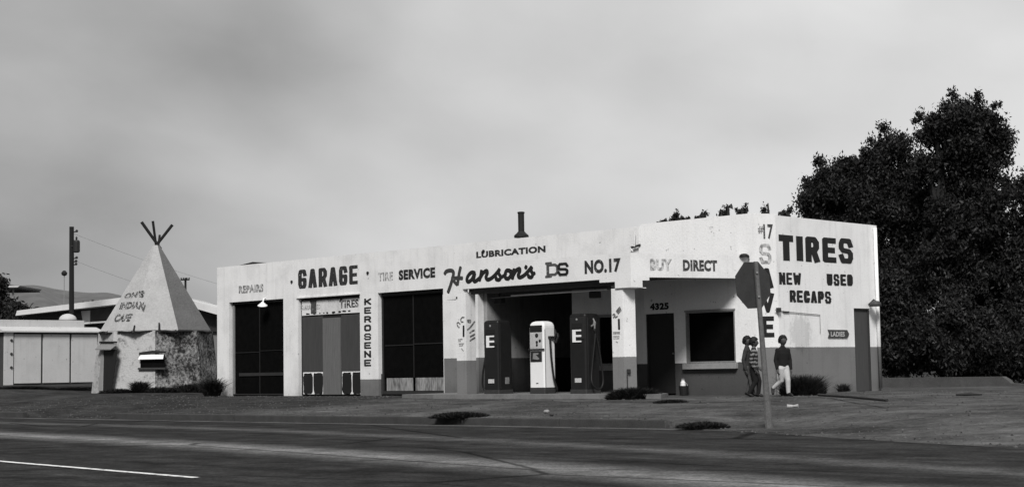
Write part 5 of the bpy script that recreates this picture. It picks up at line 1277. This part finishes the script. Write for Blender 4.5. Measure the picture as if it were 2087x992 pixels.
# walkers in profile heading right: local -Y is the way they face, so turn +90
poseB = {'leg': {1: ((.06, -.10, .38), (.06, -.07, .07), (.07, -.18, .035)), -1: ((-.05, -.02, .37), (-.05, .14, .09), (-.05, .05, .035))},
         'arm': {1: ((.18, .06, .84), (.15, -.08, .68), (.14, -.13, .65)), -1: ((-.19, .06, .84), (-.18, -.06, .64), (-.175, -.09, .585))}, 'hipz': .70, 'turn': rad(0), 'sleeve': .9}
person('boy in a striped sweater and dark trousers walking behind the sign post', 1539, 810, -.02, rad(75), 1.30, poseB, stripemat('striped_knit', .010, .17, 75.), jeans, shoe_m, 4)
poseC = {'leg': {1: ((.06, -.05, .38), (.06, .03, .07), (.07, -.08, .035)), -1: ((-.05, -.09, .38), (-.05, -.13, .07), (-.05, -.24, .035))},
         'arm': {1: ((.18, .03, .84), (.15, -.12, .74), (.14, -.17, .73)), -1: ((-.19, .04, .84), (-.19, -.02, .62), (-.185, -.03, .56))}, 'hipz': .70, 'turn': rad(-20), 'sleeve': .95}
person('boy in a dark plaid jacket and grey trousers, farthest left of the walkers', 1525, 808, -.0, rad(66), 1.31, poseC, M('plaid_cloth', .030, .9, .85, 22, fine=60), greyp, shoe_m, 5)

# ------------------------------------------------------------------ small things on the ground
a = hit(1660, 803, 2, .06); b = hit(1808, 815, 2, .02)
mb = MB(); a = np.array([1.9, -1.0, .05]); b = hit(1808, 815, 2, .03); a = hit(1668, 804, 2, .05)
mb.tube([tuple(a), tuple((a+b)/2+np.array([0, 0, .01])), tuple(b)], .026, 8); tag(mb.build('steel_pipe', CHAR), 'long dark pipe lying on the dirt in front of the ladies door', 'pipe')
q = hit(1617, 848, 2, gz(5.6, -7.6)); z = gz(q[0], q[1])
mb = MB(); mb.tube([(q[0]-.09, q[1]-.07, z+.03), (q[0]-.02, q[1]-.01, z+.028), (q[0]+.0, q[1]+.02, z+.03), (q[0]+.08, q[1]+.05, z+.034)], [.036, .03, .022, .035], 12); cn_ = mb.build('crushed_can', M('tin', .35, .4, .3, 20)); tag(cn_, 'pale crushed can lying on the dirt right of the stop sign', 'can')
def stone(x, y, r_, label, mat, sd):
    p = hit(x, y, 2, -.25)
    for _ in range(3): p = hit(x, y, 2, gz(p[0], p[1]))
    bm = bmesh.new(); bmesh.ops.create_icosphere(bm, subdivisions=3, radius=r_)
    for v in bm.verts: v.co *= 1+.3*mnoise.noise(v.co/r_*1.3+Vector((sd, 0, 0))); v.co.z *= .6
    me = bpy.data.meshes.new('stone'); bm.to_mesh(me); bm.free(); o = link('stone', me, mat, None, smooth=True); o.location = (p[0], p[1], p[2]+r_*.35); tag(o, label, 'stone', 'loose stones on the lot')
stone(1641, 860, .05, 'small dark stone right of the crushed can', DGR, 1)
stone(1980, 886, .05, 'small pale stone on the dirt at the far right', CONC, 2)
stone(1114, 840, .05, 'pale stone on the lot in front of the white pump', CONC, 3)
stone(1124, 846, .045, 'dark stone on the lot in front of the white pump', DGR, 4)
stone(1320, 857, .035, 'dark pebble on the dirt near the kerb', DGR, 5)
for i, (x, y) in enumerate(((1804, 815), (1946, 823), (1975, 806))):
    p = hit(x, y, 2, 0); p = hit(x, y, 2, gz(p[0], p[1])); mb = MB(); l_ = (.16, .2, .26)[i]
    mb.tube([(p[0]-l_*R0[0], p[1]-l_*R0[1], p[2]+.025), (p[0], p[1], p[2]+.03), (p[0]+l_*R0[0], p[1]+l_*R0[1], p[2]+.02)], [.02, .03, .018], 7)
    tag(mb.build('scrap_wood', BLK), ('short dark stick near the end of the long pipe', 'dark stick on the open dirt at the right', 'dark stick on the dirt below the low wall')[i], 'stick', 'sticks on the dirt')
# pale jar on a dark bucket by the office wall
q = hit(1394, 803, 1, -.25)
bk = empty('bucket', (q[0], -.25, 0), 'dark bucket standing against the office wall right of the door', 'bucket')
mb = MB(); mb.lathe([(.10, .0), (.12, .22), (.115, .22), (.09, .03)], (0, 0, 0), 16); mb.build('pail', BLK, bk, False, smooth=False)
mb = MB(); mb.tube([(-.115, 0, .21), (-.08, .02, .27), (0, .02, .29), (.08, .02, .27), (.115, 0, .21)], .008, 6); mb.build('handle', STEEL, bk, False)
jr = empty('jar', (q[0]-.02, -.25, .03), 'small white jar standing in the dark bucket by the office wall', 'jar')
mb = MB(); mb.lathe([(.06, 0), (.065, .2), (.06, .27), (.04, .3), (.04, .33)], (0, 0, 0), 14); mb.build('body', WHITE, jr, False, smooth=False)
mb = MB(); mb.lathe([(.045, .331), (.045, .36), (.03, .365)], (0, 0, 0), 14); mb.build('lid', STEEL, jr, False)
